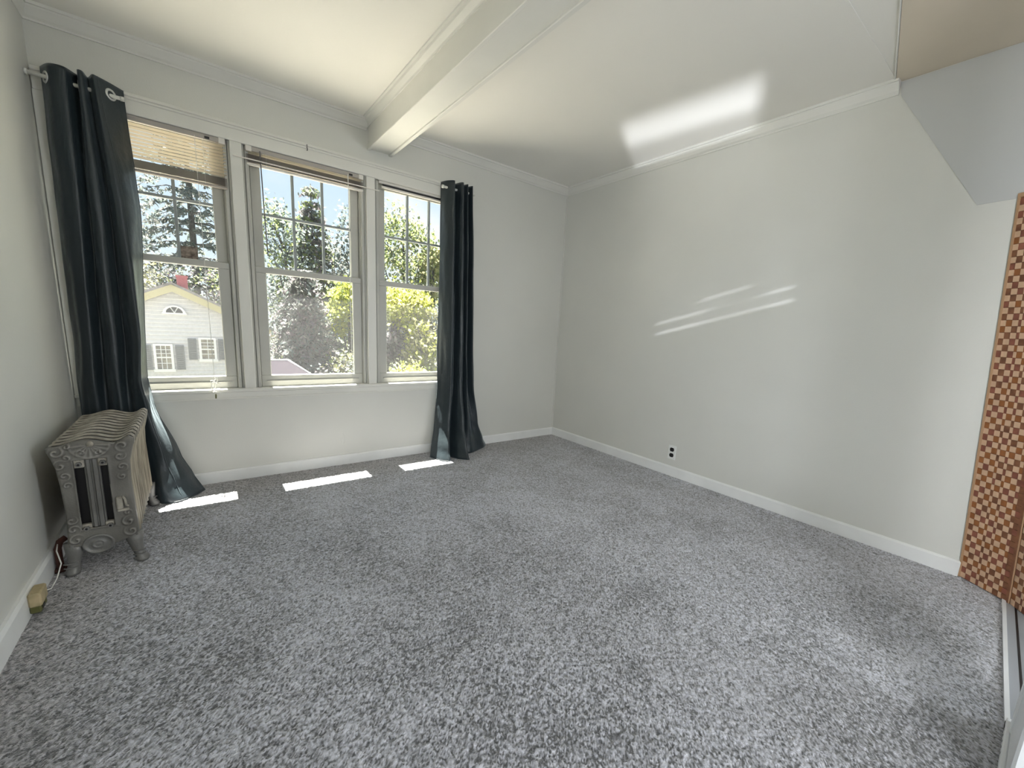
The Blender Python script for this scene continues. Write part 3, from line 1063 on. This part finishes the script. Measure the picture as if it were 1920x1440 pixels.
# inside the aperture: dark back, fluted bar between the two slots, four bracket nuts
MB().box((AP[0] - .006, RYF + .031, AP[2] - .012), (AP[1] + .006, RYF + .035, AP[3] + .012)).build('slot_back', M_BLACK, rad)
b = MB()
for x0, x1, yy in ((-3.345, -3.337, .012), (-3.338, -3.326, .004), (-3.327, -3.318, .009), (-3.319, -3.305, .002), (-3.306, -3.299, .012)):
    b.box((x0, RYF + yy, AP[2]), (x1, RYF + .030, AP[3]), .0025)
b.build('fluted_bar', M_RAD, rad)
for x, z, dz in ((-3.357, .468, 1), (-3.288, .468, 1), (-3.359, .192, -1), (-3.289, .190, -1)):
    b = MB().box((x - .017, RYF + .004, z - .020 + .004 * dz), (x + .015, RYF + .028, z + .020 + .004 * dz), .004)
    br = b.build('bracket', M_RADL, rad)
    MB().tube([(x, RYF + .010, z), (x, RYF - .006, z)], [.0115, .0095], 6).build('nut', M_RAD, br)
    MB().tube([(x, RYF - .0055, z), (x, RYF - .0068, z)], .0045, 8).build('bolt_hole', M_BLACK, br)
# oval medallion below
mcx, mcz = -3.330, .118
b = MB()
rings = []
for q, yy in ((1.0, .010), (1.0, -.004), (.94, -.008), (.84, -.008), (.78, -.003), (.46, -.003), (.40, -.007), (.33, -.008), (.27, -.004), (.2, -.005), (.02, -.007)):
    rings.append([(mcx + .049 * q * math.cos(2 * PI * k / 32), RYF + yy, mcz + .042 * q * math.sin(2 * PI * k / 32)) for k in range(32)])
b.loft(rings)
fix_normals(b.build('medallion', M_RAD, rad, smooth=True))
# shiny boss on top of the face, key clip at right
b = MB()
rings = []
for k in range(7):
    a = PI / 2 * k / 6
    rings.append([(-3.318 + .012 * math.cos(a) * math.cos(t), RYF + .004 - .012 * math.sin(a), .548 + .012 * math.cos(a) * math.sin(t)) for t in [2 * PI * i / 14 for i in range(14)]])
b.loft(rings)
fix_normals(b.build('boss', M_RADL, rad, smooth=True))
b = MB()
b.box((-3.263, RYF - .010, .255), (-3.243, RYF + .012, .312), .004)
b.tube([(-3.241, RYF - .008, .312), (-3.234, RYF - .014, .30), (-3.232, RYF - .014, .272), (-3.226, RYF - .012, .268)], .004, 6)
b.box((-3.262, RYF - .013, .246), (-3.226, RYF + .01, .256), .003)
b.build('vent_clip', M_RADL, rad)
# sections behind the end face
NS, PITCH = 11, .0595


def section_outline(n_top=24):
    pts = []
    for k in range(n_top + 1):
        s = -1 + 2 * k / n_top
        a, c = rad_span(.56)
        pts.append((a + (c - a) * (s + 1) / 2, rad_top(s)))
    for z in (.53, .50, .46, .38, .26, .17, .125):
        pts.append((rad_span(z)[1], z))
    pts.append((-3.24, .105))
    pts.append((-3.40, .105))
    for z in (.125, .17, .26, .38, .46, .50, .53):
        pts.append((rad_span(z)[0], z))
    return pts


M_GAP = mat('radiator_gap', (0.07, 0.065, 0.055), 0.8)  # groove dirt and the shade between sections, put into one dark colour
out = section_outline()
ccx = -3.316
for k in range(NS):
    yc = RYF + .040 + PITCH * (k + .5)
    b = MB().use(M_RADL)
    rings = []
    for dy, sx, dz in ((-.0225, .80, -.060), (-.0215, .90, -.030), (-.0185, .95, -.015), (-.0130, .98, -.006), (-.0065, .995, -.0015), (0, 1, 0),
                       (.0065, .995, -.0015), (.0130, .98, -.006), (.0185, .95, -.015), (.0215, .90, -.030), (.0225, .80, -.060)):
        rings.append([(ccx + (x - ccx) * sx, yc + dy, max(.1, z + (dz if z > .3 else 0))) for x, z in out])
    b.loft(rings)
    o = fix_normals(b.build('section', None, rad, smooth=True))
    me = o.data
    me.materials.clear()
    me.materials.append(M_RADL)
    me.materials.append(M_RADSIDE)
    me.materials.append(M_GAP)
    for p in me.polygons:
        if abs(p.center.y - yc) > (.0135 if p.center.z > .53 else .019):
            p.material_index = 2
        elif p.center.z < .515:
            p.material_index = 1
# legs: curved ornate feet at both ends
for (fx, side), fy in (((-3.405, -1), RYF + .02), ((-3.222, 1), RYF + .02), ((-3.405, -1), -.24), ((-3.222, 1), -.24)):
    b = MB()
    rings = []
    for z, ox, rx, ry in ((.135, 0, .030, .020), (.10, .000, .028, .020), (.07, .003, .022, .020), (.045, .008, .018, .020), (.028, .014, .020, .024), (.014, .018, .024, .030), (.002, .019, .021, .027)):
        rings.append([(fx + side * ox * (1.0 if side > 0 else .6) + rx * math.cos(t), fy - (.008 if fy < -.5 else -.005) * (1 - z / .135) + ry * math.sin(t) - (.10 * max(0, .03 - z) if fy < -.5 else 0), z)
                      for t in [2 * PI * i / 18 for i in range(18)]])
    b.loft(rings)
    lg = fix_normals(b.build('leg', M_RAD, rad, smooth=True))
    b = MB()
    for q in range(3):
        z = .018 + q * .018
        b.tube([(fx + side * .012 + .020 * math.cos(a), fy - .020 - .010 * math.sin(a) + (.018 if fy > -.5 else 0), z) for a in [PI * i / 8 for i in range(9)]], .003, 5)
    b.build('scroll', M_RAD, lg, smooth=True)
# supply pipe behind the front foot
pp = thing('supply_pipe', (-3.465, -.86, 0), 'dark rusty pipe stub behind the front foot of the radiator', 'pipe')
MB().tube([(-3.462, -.85, -.005), (-3.462, -.85, .10), (-3.455, -.84, .125), (-3.438, -.83, .135)], .012, 10).build('riser', M_RUST, pp, smooth=True)
MB().tube([(-3.462, -.85, .0), (-3.462, -.85, .012)], [.024, .020], 12).build('floor_flange', M_RUST, pp, smooth=True)

# ------------------------------------------------------------------ small wall fittings
ol = thing('outlet', (0, -1.468, .193), 'white duplex outlet with two black sockets low on the right wall', 'outlet')
b = MB().box((-.006, -1.503, .135), (0, -1.433, .251), .003)
b.build('cover_plate', M_OUTLET, ol)
for z in (.216, .170):
    b = MB()
    ring = [(-1.468 + .0185 * math.cos(t), z + min(.0155, max(-.0155, .019 * math.sin(t)))) for t in [2 * PI * i / 20 for i in range(20)]]
    b.loft([[(-.005, y, q) for y, q in ring], [(-.009, y, q) for y, q in ring]])
    so = fix_normals(b.build('socket', M_BLACK, ol))
    for dy in (-.0065, .0065):
        MB().box((-.0096, -1.468 + dy - .001, z - .002), (-.0088, -1.468 + dy + .001, z + .008)).build('slot', M_DARK, so)
MB().tube([(-.0055, -1.468, .193), (-.0075, -1.468, .193)], .0032, 8).build('screw', M_OUTLET, ol)

jk = thing('phone_jack', (XL + .018, -1.155, .05), 'small cream phone jack with an olive underside on the left baseboard', 'phone jack')
MB().box((XL + .0175, -1.195, .036), (XL + .050, -1.115, .088), .005).build('housing', M_JACK, jk)
MB().box((XL + .0175, -1.192, .012), (XL + .046, -1.118, .036), .004).build('socket_end', M_JACKG, jk)
MB().box((XL + .020, -1.176, .020), (XL + .0475, -1.150, .030)).build('port', M_BLACK, jk)
wr = MB()
wr.tube([(XL + .040, -1.116, .055), (XL + .046, -1.06, .030), (XL + .052, -1.00, .040), (XL + .058, -.95, .075), (XL + .040, -.90, .110), (XL + .030, -.80, .13)], .0022, 6)
tag(wr.build('phone_wire', M_CORD, None, smooth=True), 'thin pale wire running from the phone jack up behind the radiator', 'wire')

# small paint blemish patch under the windows
b = MB()
ring = [(-2.13 + .018 * math.cos(t) * random.uniform(.7, 1.2), .20 + .05 * math.sin(t) * random.uniform(.8, 1.1)) for t in [2 * PI * i / 14 for i in range(14)]]
b.loft([[(x, 0, z) for x, z in ring], [(-2.13 + (x + 2.13) * .6, -.0015, .2 + (z - .2) * .7) for x, z in ring]])
struct(fix_normals(b.build('wall_north_patch', M_WALL)))

# ------------------------------------------------------------------ accordion door at the closet
M_WOODB = mat('woven_brown', (0.27, 0.115, 0.055), 0.5, 26, color2=(0.17, 0.068, 0.034))
M_WOODR = mat('woven_red', (0.30, 0.105, 0.065), 0.5, 30, 0.3)
M_WOODL = mat('woven_light', (0.70, 0.46, 0.30), 0.5, 30, 0.14)
M_WOODO = mat('woven_orange', (0.34, 0.125, 0.038), 0.5, 30, 0.2)
M_WOODEDGE = mat('woven_edge', (0.50, 0.31, 0.18), 0.45)
acc = thing('accordion_door', (-.1, -3.26, 0), 'woven brown and tan folding door bunched at the right end of the room', 'folding door')
LEAN = .115 / 1.806
HD = 1.806


def dpt(A, B, u, z, off):
    """point on a leaf: u along A-B, height z, off out of its face"""
    d = Vector((B[0] - A[0], B[1] - A[1], 0))
    n = Vector((d.y, -d.x, 0)).normalized()
    if n.x > 0:
        n = -n
    p = Vector((A[0], A[1], 0)) + d * u + n * off
    return Vector((p.x, p.y + LEAN * z, z))


def dbox(b, A, B, u0, u1, z0, z1, o0, o1):
    vs = [dpt(A, B, u, z, o) for z in (z0, z1) for u in (u0, u1) for o in (o0, o1)]
    b.add(vs, [(0, 1, 3, 2), (4, 6, 7, 5), (0, 4, 5, 1), (2, 3, 7, 6), (0, 2, 6, 4), (1, 5, 7, 3)])
    return b


PA, PB, PC, PD = (-.003, -3.145), (-.128, -3.322), (-.225, -3.392), (-.06, -3.47)
LEAVES = ((PA, PB), (PB, PC))
rows = 64
rh = (HD - .012) / rows
NOBJ = 0
for li, (A, B) in enumerate(LEAVES):
    leaf = fix_normals(dbox(MB(), A, B, 0, 1, .004, HD, -.010, 0).build('leaf', M_WOODB, acc))
    L = math.hypot(B[0] - A[0], B[1] - A[1])
    wide = [.021, .024, .023, .012, .023, .012, .024, .023, .013, .022] if li == 0 else [.022, .024, .012, .024, .020]
    g = .0012
    rest = MB()
    uu = .010
    for c, wd in enumerate(wide):
        for r in range(rows):
            light = (c + r) % 2 == 0
            z0 = .006 + r * rh
            m = M_WOODL if light else random.choice((M_WOODB, M_WOODR, M_WOODO))
            if c >= 9 and li == 0:
                m = random.choice((M_WOODB, M_WOODR, M_WOODB))
            a = (uu / L, (uu + wd - g) / L, z0 + g, z0 + rh - g)
            o1 = .0035 if light else .0022
            if li == 0 and r < 29 and NOBJ < 290:
                NOBJ += 1
                fix_normals(dbox(MB(), A, B, *a, 0, o1).build('weave_block', m, leaf))
            else:
                rest.use(m)
                dbox(rest, A, B, *a, 0, o1)
        uu += wd
    ro = fix_normals(rest.build('weave_blocks', None, leaf))
    ro['kind'] = 'stuff'
    fix_normals(dbox(MB(), A, B, .0, .03 if li else .045, .004, HD + .004, -.012, .005).build('edge_strip', M_WOODEDGE, acc))
    fix_normals(dbox(MB(), A, B, .94, 1.0, .004, HD, -.012, .004).build('edge_strip', M_WOODB, acc))
fix_normals(dbox(MB(), PA, PB, 0, 1, HD, HD + .018, -.012, .006).build('top_rail', M_WOODEDGE, acc))

# floor track along the closet opening
trk = struct_empty('trim_floor_track', (-.75, -3.41, 0), 'white and grey metal floor track of the closet opening')


def skew_box(x0, x1, y_at, w0, w1, z0, z1):
    """strip running in x whose y follows y_at(x), from y_at+w0 to y_at+w1"""
    vs = [(x, y_at(x) + wv, z) for z in (z0, z1) for x in (x0, x1) for wv in (w0, w1)]
    return MB().add(vs, [(0, 1, 3, 2), (4, 6, 7, 5), (0, 4, 5, 1), (2, 3, 7, 6), (0, 2, 6, 4), (1, 5, 7, 3)])


ty = lambda x: -3.300 + .068 * (x + .13)
fix_normals(skew_box(-1.5, -.05, ty, -.012, .0, -.004, .010).build('track_rib', M_WHITE, trk))
fix_normals(skew_box(-1.5, -.05, ty, -.038, -.012, -.004, .004).build('track_bed', M_TRACKG, trk))
fix_normals(skew_box(-1.5, -.05, ty, -.045, -.038, -.004, .0045).build('track_gap', M_BLACK, trk))
fix_normals(skew_box(-1.5, -.0, ty, -.30, -.045, -.004, .003).build('track_plate', M_VINYL, trk))

# white post and plinth at the near end of the closet opening
wp = struct_empty('trim_closet_post', (-1.2, -3.4, 0), 'white painted post and plinth beside the closet opening')
MB().box((-1.165, -3.50, 0), (-1.10, -3.375, HC), .006).box((-1.45, -3.495, 0), (-1.160, -3.378, .36), .006).build('post', M_WHITE, wp)
MB().box((-1.42, -3.378, 0), (-1.085, -3.366, .030), .003).build('plinth', M_WHITE, wp)
MB().box((-1.125, -3.3665, .012), (-1.092, -3.3645, .019)).build('slot', M_BLACK, wp)
for k in range(5):
    MB().box((-1.140 - k * .03, -3.3664, .014), (-1.136 - k * .03, -3.3650, .020)).build('nail_hole', M_TRACKG, wp)

# ------------------------------------------------------------------ outside
GZ = -3.2
M_GRASS = mat('grass', (0.070, 0.080, 0.035), 0.9, 1.2, 0.4)
M_BOUNCE = mat('reflector', (0.49, 0.46, 0.405), 0.9, 3, 0.2)
M_EAVE = mat('eave_white', (0.6, 0.6, 0.58), 0.6)
struct(MB().box((-60, .3, GZ - .2), (60, 90, GZ)).build('ground_outside', M_GRASS))
struct(MB().box((-26, .9, GZ), (2.0, 10.5, GZ + .03)).build('reflector_outside', M_BOUNCE), 'added sun-bouncing driveway below the windows')  # unseen slab added to throw sunlight up onto the ceiling
struct(MB().box((-60, T, 2.60), (20, .452, 2.72)).build('roof_eave_outside', M_EAVE), 'eave over the windows')
struct(MB().box((-12, T + .001, GZ), (XL - .1, T + .05, 2.6)).build('wall_outside_left', M_EAVE))

M_SIDING = mat('house_siding', (0.53, 0.525, 0.55), 0.7, 14, 0.12)
M_HTRIM = mat('house_trim_cream', (0.36, 0.32, 0.19), 0.6)
M_HTRIMW = mat('house_trim_white', (0.60, 0.60, 0.62), 0.6)
M_SHUT = mat('house_shutter', (0.105, 0.115, 0.13), 0.6, 20, 0.2)
M_HGLASS = mat('house_glass', (0.20, 0.18, 0.14), 0.4, 6, color2=(0.07, 0.065, 0.06), spec=0.2)
M_DGLASS = mat('house_glass_dark', (0.030, 0.030, 0.034), 0.6, spec=0.1)
M_BRICK = mat('chimney_brick', (0.36, 0.13, 0.14), 0.8, 20, 0.3)
M_ROOF = mat('house_roof', (0.24, 0.22, 0.22), 0.9, 9, 0.25)
M_LROOF = mat('lilac_roof', (0.030, 0.026, 0.032), 0.9, 24, 0.2, spec=0.0)

HY = 18.0
ho = thing('house', (-3.6, HY, GZ), 'white clapboard house with a gable, half-round window and grey shutters', 'house')
AX, AZ, SL = -3.635, 1.93, .50         # gable apex, slope
EX = 3.1                               # half width at the eaves
prof = [(AX - EX, GZ), (AX + EX, GZ), (AX + EX, AZ - SL * EX), (AX, AZ - .02), (AX - EX, AZ - SL * EX)]
fix_normals(MB().prism_y(prof, HY + .02, HY + 3.6).build('walls', M_SIDING, ho))
b = MB()
z = GZ
while z < AZ - .15:
    hw = EX if z + .15 < AZ - SL * EX else max(.05, (AZ - .1 - z - .15) / SL)
    b.prism_x([(HY + .03, z), (HY - .062, z), (HY - .062, z + .03), (HY - .004, z + .158), (HY + .03, z + .158)], AX - hw, AX + hw)
    z += .15
sd = fix_normals(b.build('clapboards', M_SIDING, ho))
sd['kind'] = 'stuff'
for s in (-1, 1):
    n = Vector((s * SL, 0, 1)).normalized()
    a, e = Vector((AX, 0, AZ)), Vector((AX + s * (EX + .35), 0, AZ - SL * (EX + .35)))
    rp = [(a.x, a.z + .02), (e.x, e.z + .02), (e.x + n.x * .12, e.z + n.z * .12), (a.x, a.z + .16)]
    fix_normals(MB().prism_y(rp, HY - .35, HY + 3.8).build('roof_slope', M_ROOF, ho))
    rk = [(a.x, a.z - .20), (e.x, e.z - .20), (e.x, e.z + .06), (a.x, a.z + .06)]
    fix_normals(MB().prism_y(rk, HY - .38, HY - .30).build('rake_board', M_HTRIM, ho))
    sf = [(a.x, a.z - .10), (e.x, e.z - .10), (e.x, e.z - .05), (a.x, a.z - .05)]
    fix_normals(MB().prism_y(sf, HY - .34, HY).build('soffit', M_HTRIM, ho))
# half-round attic window
fr = MB()
arc = [PI * i / 14 for i in range(15)]
ring_o = [(-3.625 + .34 * math.cos(t), .93 + .30 * math.sin(t)) for t in arc]
ring_i = [(-3.625 + .25 * math.cos(t), .955 + .215 * math.sin(t)) for t in arc]
fr.prism_y(ring_o + ring_i[::-1], HY - .13, HY + .02)
fr.box((-3.99, HY - .15, .90), (-3.26, HY + .02, .955))
aw = fix_normals(fr.build('attic_window', M_HTRIMW, ho))
fix_normals(MB().prism_y(ring_i, HY - .085, HY - .07).build('pane', M_DGLASS, aw))
for a in (PI * .36, PI * .64):
    MB().tube([(-3.625, HY - .095, .955), (-3.625 + .25 * math.cos(a), HY - .095, .955 + .215 * math.sin(a))], .016, 4).build('muntin', M_HTRIMW, aw)


def house_window(x0, x1, z0, z1, gm, sh, cols=3):
    f = MB()
    t = .075
    f.box((x0 - t, HY - .13, z0 - t), (x0, HY, z1 + t)).box((x1, HY - .13, z0 - t), (x1 + t, HY, z1 + t))
    f.box((x0, HY - .13, z1), (x1, HY, z1 + t)).box((x0 - t - .03, HY - .16, z0 - t - .03), (x1 + t + .03, HY, z0))
    f.box((x0, HY - .11, (z0 + z1) / 2 - .025), (x1, HY, (z0 + z1) / 2 + .025))
    fo = f.build('window', M_HTRIMW, ho)
    MB().box((x0, HY - .080, z0), (x1, HY - .075, (z0 + z1) / 2 - .025)).build('pane', gm, fo)
    MB().box((x0, HY - .080, (z0 + z1) / 2 + .025), (x1, HY - .075, z1)).build('pane', gm, fo)
    for k in range(1, cols):
        xk = x0 + (x1 - x0) * k / cols
        MB().box((xk - .011, HY - .100, z0), (xk + .011, HY - .07, z1)).build('muntin', M_HTRIMW, fo)
    for k in (1, 2, 3):
        zk = (z0 + z1) / 2 + (z1 - z0) / 2 * (k - 0) / 3 if k < 3 else z0 + (z1 - z0) / 4
        MB().box((x0, HY - .100, zk - .011), (x1, HY - .07, zk + .011)).build('muntin', M_HTRIMW, fo)
    for a, c in sh:
        s = MB().box((a, HY - .13, z0 - .03), (c, HY - .07, z1 + .03))
        n = 11
        for k in range(n):
            zz = z0 + (z1 - z0) * (k + .5) / n
            s.add([(a + .04, HY - .132, zz - .04), (c - .04, HY - .132, zz - .04), (c - .04, HY - .150, zz - .015), (a + .04, HY - .150, zz - .015)], [(0, 1, 2, 3)])
        s.build('shutter', M_SHUT, ho)


house_window(-4.265, -3.845, -1.19, -.30, M_HGLASS, ((-4.66, -4.40), (-3.70, -3.44)))
house_window(-2.90, -2.50, -.80, -.03, M_HGLASS, ((-3.31, -3.05), (-2.36, -2.10)), 2)
ch = MB().box((-3.53, HY + 2.0, 1.3), (-3.18, HY + 2.4, 2.42)).box((-3.555, HY + 1.97, 2.42), (-3.155, HY + 2.43, 2.49))
ch.build('chimney', M_BRICK, ho)
MB().box((AX - EX - .03, HY - .05, GZ), (AX - EX + .12, HY, AZ - SL * EX)).build('corner_board', M_HTRIMW, ho)
MB().box((AX + EX - .12, HY - .05, GZ), (AX + EX + .03, HY, AZ - SL * EX)).build('corner_board', M_HTRIMW, ho)

# low garage roof showing at the foot of the middle window
ga = thing('garage', (-.9, 12.5, GZ), 'low garage with a lilac-grey roof showing above the sill of the middle window', 'garage')
MB().box((-1.75, 11.2, GZ), (-.25, 13.6, -.85)).build('walls', M_SIDING, ga)
b = MB()
b.add([(-1.9, 11, -.86), (-.02, 11, -.86), (-.02, 13.8, -.86), (-1.9, 13.8, -.86), (-1.35, 12.2, -.33), (-.72, 12.2, -.33)],
      [(0, 1, 5, 4), (1, 2, 5), (2, 3, 4, 5), (3, 0, 4), (0, 3, 2, 1)])
fix_normals(b.build('roof', M_LROOF, ga))
b = MB()
b.tube([(-1.9, 11, -.85), (-1.35, 12.2, -.32), (-.72, 12.2, -.32), (-.02, 11, -.85), (-1.9, 11, -.85)], .03, 6)
b.build('roof_edge', M_HTRIMW, ga)

# --- trees
BARK = mat('bark', (0.105, 0.10, 0.10), 0.9, 12, 0.4)


def leaf_mat(name, c, tcol):
    return translucent_mat(name, c, tcol, 0.45, noise_scale=1.1, color2=tuple(v * .55 for v in c), rough=.55)


L_GREY = leaf_mat('leaf_grey', (0.22, 0.225, 0.215), (0.20, 0.21, 0.19))
L_BLUE = leaf_mat('leaf_bluegreen', (0.155, 0.185, 0.185), (0.17, 0.21, 0.19))
L_GREEN = leaf_mat('leaf_green', (0.19, 0.235, 0.10), (0.29, 0.35, 0.13))
L_LIME = leaf_mat('leaf_lime', (0.32, 0.35, 0.06), (0.50, 0.53, 0.09))
L_OLIVE = leaf_mat('leaf_olive', (0.34, 0.33, 0.17), (0.40, 0.385, 0.19))
L_PLUM = leaf_mat('leaf_plum', (0.23, 0.20, 0.22), (0.18, 0.155, 0.165))


def quads(C, size, aspect=1.6, flat=0.0):
    """random leaf quads at centres C"""
    n = len(C)
    d = RNG.normal(size=(n, 3))
    d[:, 2] *= (1 - flat)
    d /= np.linalg.norm(d, axis=1)[:, None]
    e = RNG.normal(size=(n, 3))
    e -= (e * d).sum(1)[:, None] * d
    e /= np.linalg.norm(e, axis=1)[:, None]
    s = size * RNG.uniform(.6, 1.3, n)[:, None]
    a, b_ = d * s * aspect / 2, e * s / 2
    V = np.stack([C - a, C + b_, C + a, C - b_], 1).reshape(-1, 3)
    F = np.arange(4 * n).reshape(n, 4)
    return V, F


def crown_points(c, r, n_clump, per, clump_r, top_bias=0.0, fill=.55):
    c, r = np.array(c), np.array(r)
    u = RNG.normal(size=(n_clump, 3))
    u /= np.linalg.norm(u, axis=1)[:, None]
    rad_ = RNG.uniform(fill, 1.0, n_clump)[:, None]
    cc = c + u * rad_ * r
    P = np.repeat(cc, per, 0) + RNG.normal(size=(n_clump * per, 3)) * clump_r
    return P


def branches(trunk_pts, c, r, n, rr):
    b = MB()
    b.tube(trunk_pts, [rr * (1 - .6 * i / (len(trunk_pts) - 1)) for i in range(len(trunk_pts))], 7)
    top = Vector(trunk_pts[-1])
    base = Vector(trunk_pts[0])
    for i in range(n):
        t = RNG.uniform(.35, .95)
        p = base.lerp(top, t)
        a = RNG.uniform(0, 2 * PI)
        q = Vector((c[0] + r[0] * .8 * math.cos(a), c[1] + r[1] * .8 * math.sin(a), max(p.z + .4, c[2] + r[2] * RNG.uniform(-.5, .8))))
        m = p.lerp(q, .5) + Vector((0, 0, .15 * r[2]))
        b.tube([p, m, q], [rr * .4, rr * .25, rr * .08], 5)
    return b


def tree(name, label, c, r, mats, n_clump, per, clump_r, leaf, cat='tree', group='trees beyond the windows', trunk=.12, nb=7):
    root = thing(name, (c[0], c[1], GZ), label, cat, group)
    P = crown_points(c, r, n_clump, per, clump_r)
    P = P[P[:, 2] > GZ + .05]
    V, F = quads(P, leaf)
    mi = RNG.integers(0, len(mats), len(P) // 8 + 1).repeat(8)[:len(P)]
    link('crown', np_mesh('crown', V, F, mats, mi=mi), root)['kind'] = 'stuff'
    br = branches([(c[0], c[1], GZ), (c[0] + .1, c[1], (GZ + c[2]) / 2), (c[0], c[1], c[2] + r[2] * .6)], c, r, nb, trunk)
    br.build('trunk', BARK, root)
    return root


def conifer(name, label, x, y, z0, z1, rad_, mats, n_lev, n_br, leaf, per, droop=.35, group='trees beyond the windows', trunk=.14):
    root = thing(name, (x, y, GZ), label, 'tree', group)
    C, tb = [], MB()
    tb.tube([(x, y, GZ), (x, y, (z0 + z1) / 2), (x, y, z1)], [trunk, trunk * .7, trunk * .15], 7)
    for l in range(n_lev):
        t = (l + RNG.uniform(0, .7)) / n_lev
        z = z0 + (z1 - z0) * t
        ln = rad_ * (1 - t) ** .8 + .25
        a0 = RNG.uniform(0, 2 * PI)
        for k in range(n_br):
            a = a0 + 2 * PI * k / n_br + RNG.uniform(-.3, .3)
            l2 = ln * RNG.uniform(.7, 1.1)
            pts = []
            for s in (0, .4, .75, 1):
                pts.append((x + math.cos(a) * l2 * s, y + math.sin(a) * l2 * s, z + .15 * math.sin(PI * s) - droop * l2 * s * s + .10 * l2 * max(0, s - .7)))
            tb.tube(pts, [.035, .025, .015, .006], 4, caps=False)
            m = max(3, int(per * l2))
            ss = RNG.uniform(.2, 1.05, m)
            px = np.interp(ss, (0, .4, .75, 1), [p[0] for p in pts]) + RNG.normal(size=m) * .09
            py = np.interp(ss, (0, .4, .75, 1), [p[1] for p in pts]) + RNG.normal(size=m) * .09
            pz = np.interp(ss, (0, .4, .75, 1), [p[2] for p in pts]) - np.abs(RNG.normal(size=m)) * .12
            C.append(np.stack([px, py, pz], -1))
    P = np.concatenate(C)
    V, F = quads(P, leaf, 2.6)
    mi = RNG.integers(0, len(mats), len(P) // 8 + 1).repeat(8)[:len(P)]
    link('crown', np_mesh('crown', V, F, mats, mi=mi), root)['kind'] = 'stuff'
    tb.build('trunk', BARK, root)
    return root


conifer('spruce_tree', 'tall sparse drooping spruce rising behind the white house', -2.84, 29.0, 0.6, 14.4, 4.6, [L_BLUE, L_GREY], 24, 8, .11, 22, trunk=.20)
conifer('spruce_tree', 'second sparse spruce standing left of the tall one, half behind the curtain', -7.0, 32.0, 0.0, 12.5, 4.0, [L_GREY, L_BLUE], 20, 7, .11, 20, trunk=.18)
tree('leafy_tree', 'grey-green round tree at left of the middle window', (.75, 22, 3.9), (1.25, 1.3, 3.0), [L_GREEN, L_BLUE, L_BLUE], 80, 34, .26, .12)
conifer('pine_tree', 'tall grey pine with a spiky top in the middle window', 2.15, 22.5, -2.0, 7.9, 2.0, [L_GREY, L_PLUM, L_BLUE, L_GREEN], 26, 9, .11, 34, droop=.05)
tree('leafy_tree', 'small sparse tree lower at right of the grey pine', (3.45, 24, 3.6), (.9, 1.0, 1.9), [L_BLUE, L_GREY], 40, 26, .22, .15)
conifer('spruce_tree', 'dark grey-plum spruce filling the lower half of the middle window', .30, 15.1, GZ + .2, 2.9, 1.85, [L_GREY, L_PLUM, L_BLUE, L_GREY], 24, 11, .075, 80, droop=.2)
tree('leafy_tree', 'lime-yellow tree at the lower right of the middle window', (2.05, 15.5, 1.45), (.75, .9, 1.25), [L_LIME, L_LIME, L_GREEN], 70, 34, .18, .12)
tree('bush', 'olive green bush under the lime tree', (2.0, 14.0, -1.6), (1.3, .9, 1.5), [L_OLIVE, L_GREEN, L_GREY], 80, 32, .2, .11, cat='bush', trunk=.05)
tree('leafy_tree', 'tall bright green tree filling the upper right window', (5.55, 18.5, 4.1), (1.75, 1.6, 2.7), [L_GREEN, L_OLIVE, L_GREEN, L_BLUE], 110, 36, .27, .12)
tree('leafy_tree', 'thin pale tree behind the left edge of the bright green one', (3.9, 22, 4.4), (.8, .8, 2.9), [L_GREY, L_BLUE], 50, 24, .25, .14)
tree('leafy_tree', 'small yellowish tree by the right curtain', (6.75, 17.5, 3.2), (.75, .8, 2.4), [L_OLIVE, L_GREEN], 60, 30, .22, .14)
tree('leafy_tree', 'lime-yellow tree just below the meeting rail of the right window', (3.85, 13.8, 1.55), (1.1, .9, 1.0), [L_LIME, L_LIME, L_OLIVE], 90, 36, .2, .11)
tree('leafy_tree', 'pale yellow shrub-like tree in the lower right window', (4.0, 12.6, -.4), (.62, .6, 1.7), [L_OLIVE, L_OLIVE, L_LIME], 80, 34, .16, .11)
tree('bush', 'dusky plum bush left of the pale yellow tree', (2.95, 13.6, .1), (.6, .6, 1.0), [L_PLUM, L_GREY], 60, 34, .16, .11, cat='bush', trunk=.04)
tree('bush', 'low yellow-green bush along the sill of the right window', (3.3, 11.6, -1.25), (1.1, .7, .75), [L_OLIVE, L_LIME, L_GREEN], 80, 32, .15, .09, cat='bush', trunk=.04)
tree('bush', 'grey-green shrub by the lower edge of the right curtain', (5.2, 13.2, .2), (.65, .7, 1.9), [L_GREY, L_BLUE, L_OLIVE], 70, 30, .17, .11, cat='bush', trunk=.05)
tree('bush', 'grey bush along the foot of the middle window', (1.1, 12.8, -2.0), (1.5, .8, 1.3), [L_GREY, L_PLUM, L_BLUE], 110, 50, .18, .07, cat='bush', trunk=.05)
tree('leafy_tree', 'grey tree close behind the chimney of the white house', (-2.2, 25.2, 1.5), (2.3, 1.2, 2.1), [L_GREY, L_PLUM, L_GREEN], 110, 44, .25, .10)
tree('leafy_tree', 'olive tree behind the left roof slope of the white house', (-5.6, 25.2, 1.7), (1.6, 1.2, 1.9), [L_OLIVE, L_GREY], 80, 44, .25, .10)
for k, (x, lab) in enumerate(((-13, 'far pale tree at the left end of the horizon'), (8.5, 'far pale tree right of the bright green tree'), (12.5, 'farthest right pale tree on the horizon'),
                              (3.0, 'far pale tree low behind the grey pine'))):
    tree('distant_tree', lab, (x, 33, 1.2), (3.0, 2.0, 3.2), [L_GREY, L_BLUE], 90, 30, .4, .22, group='far trees on the horizon')
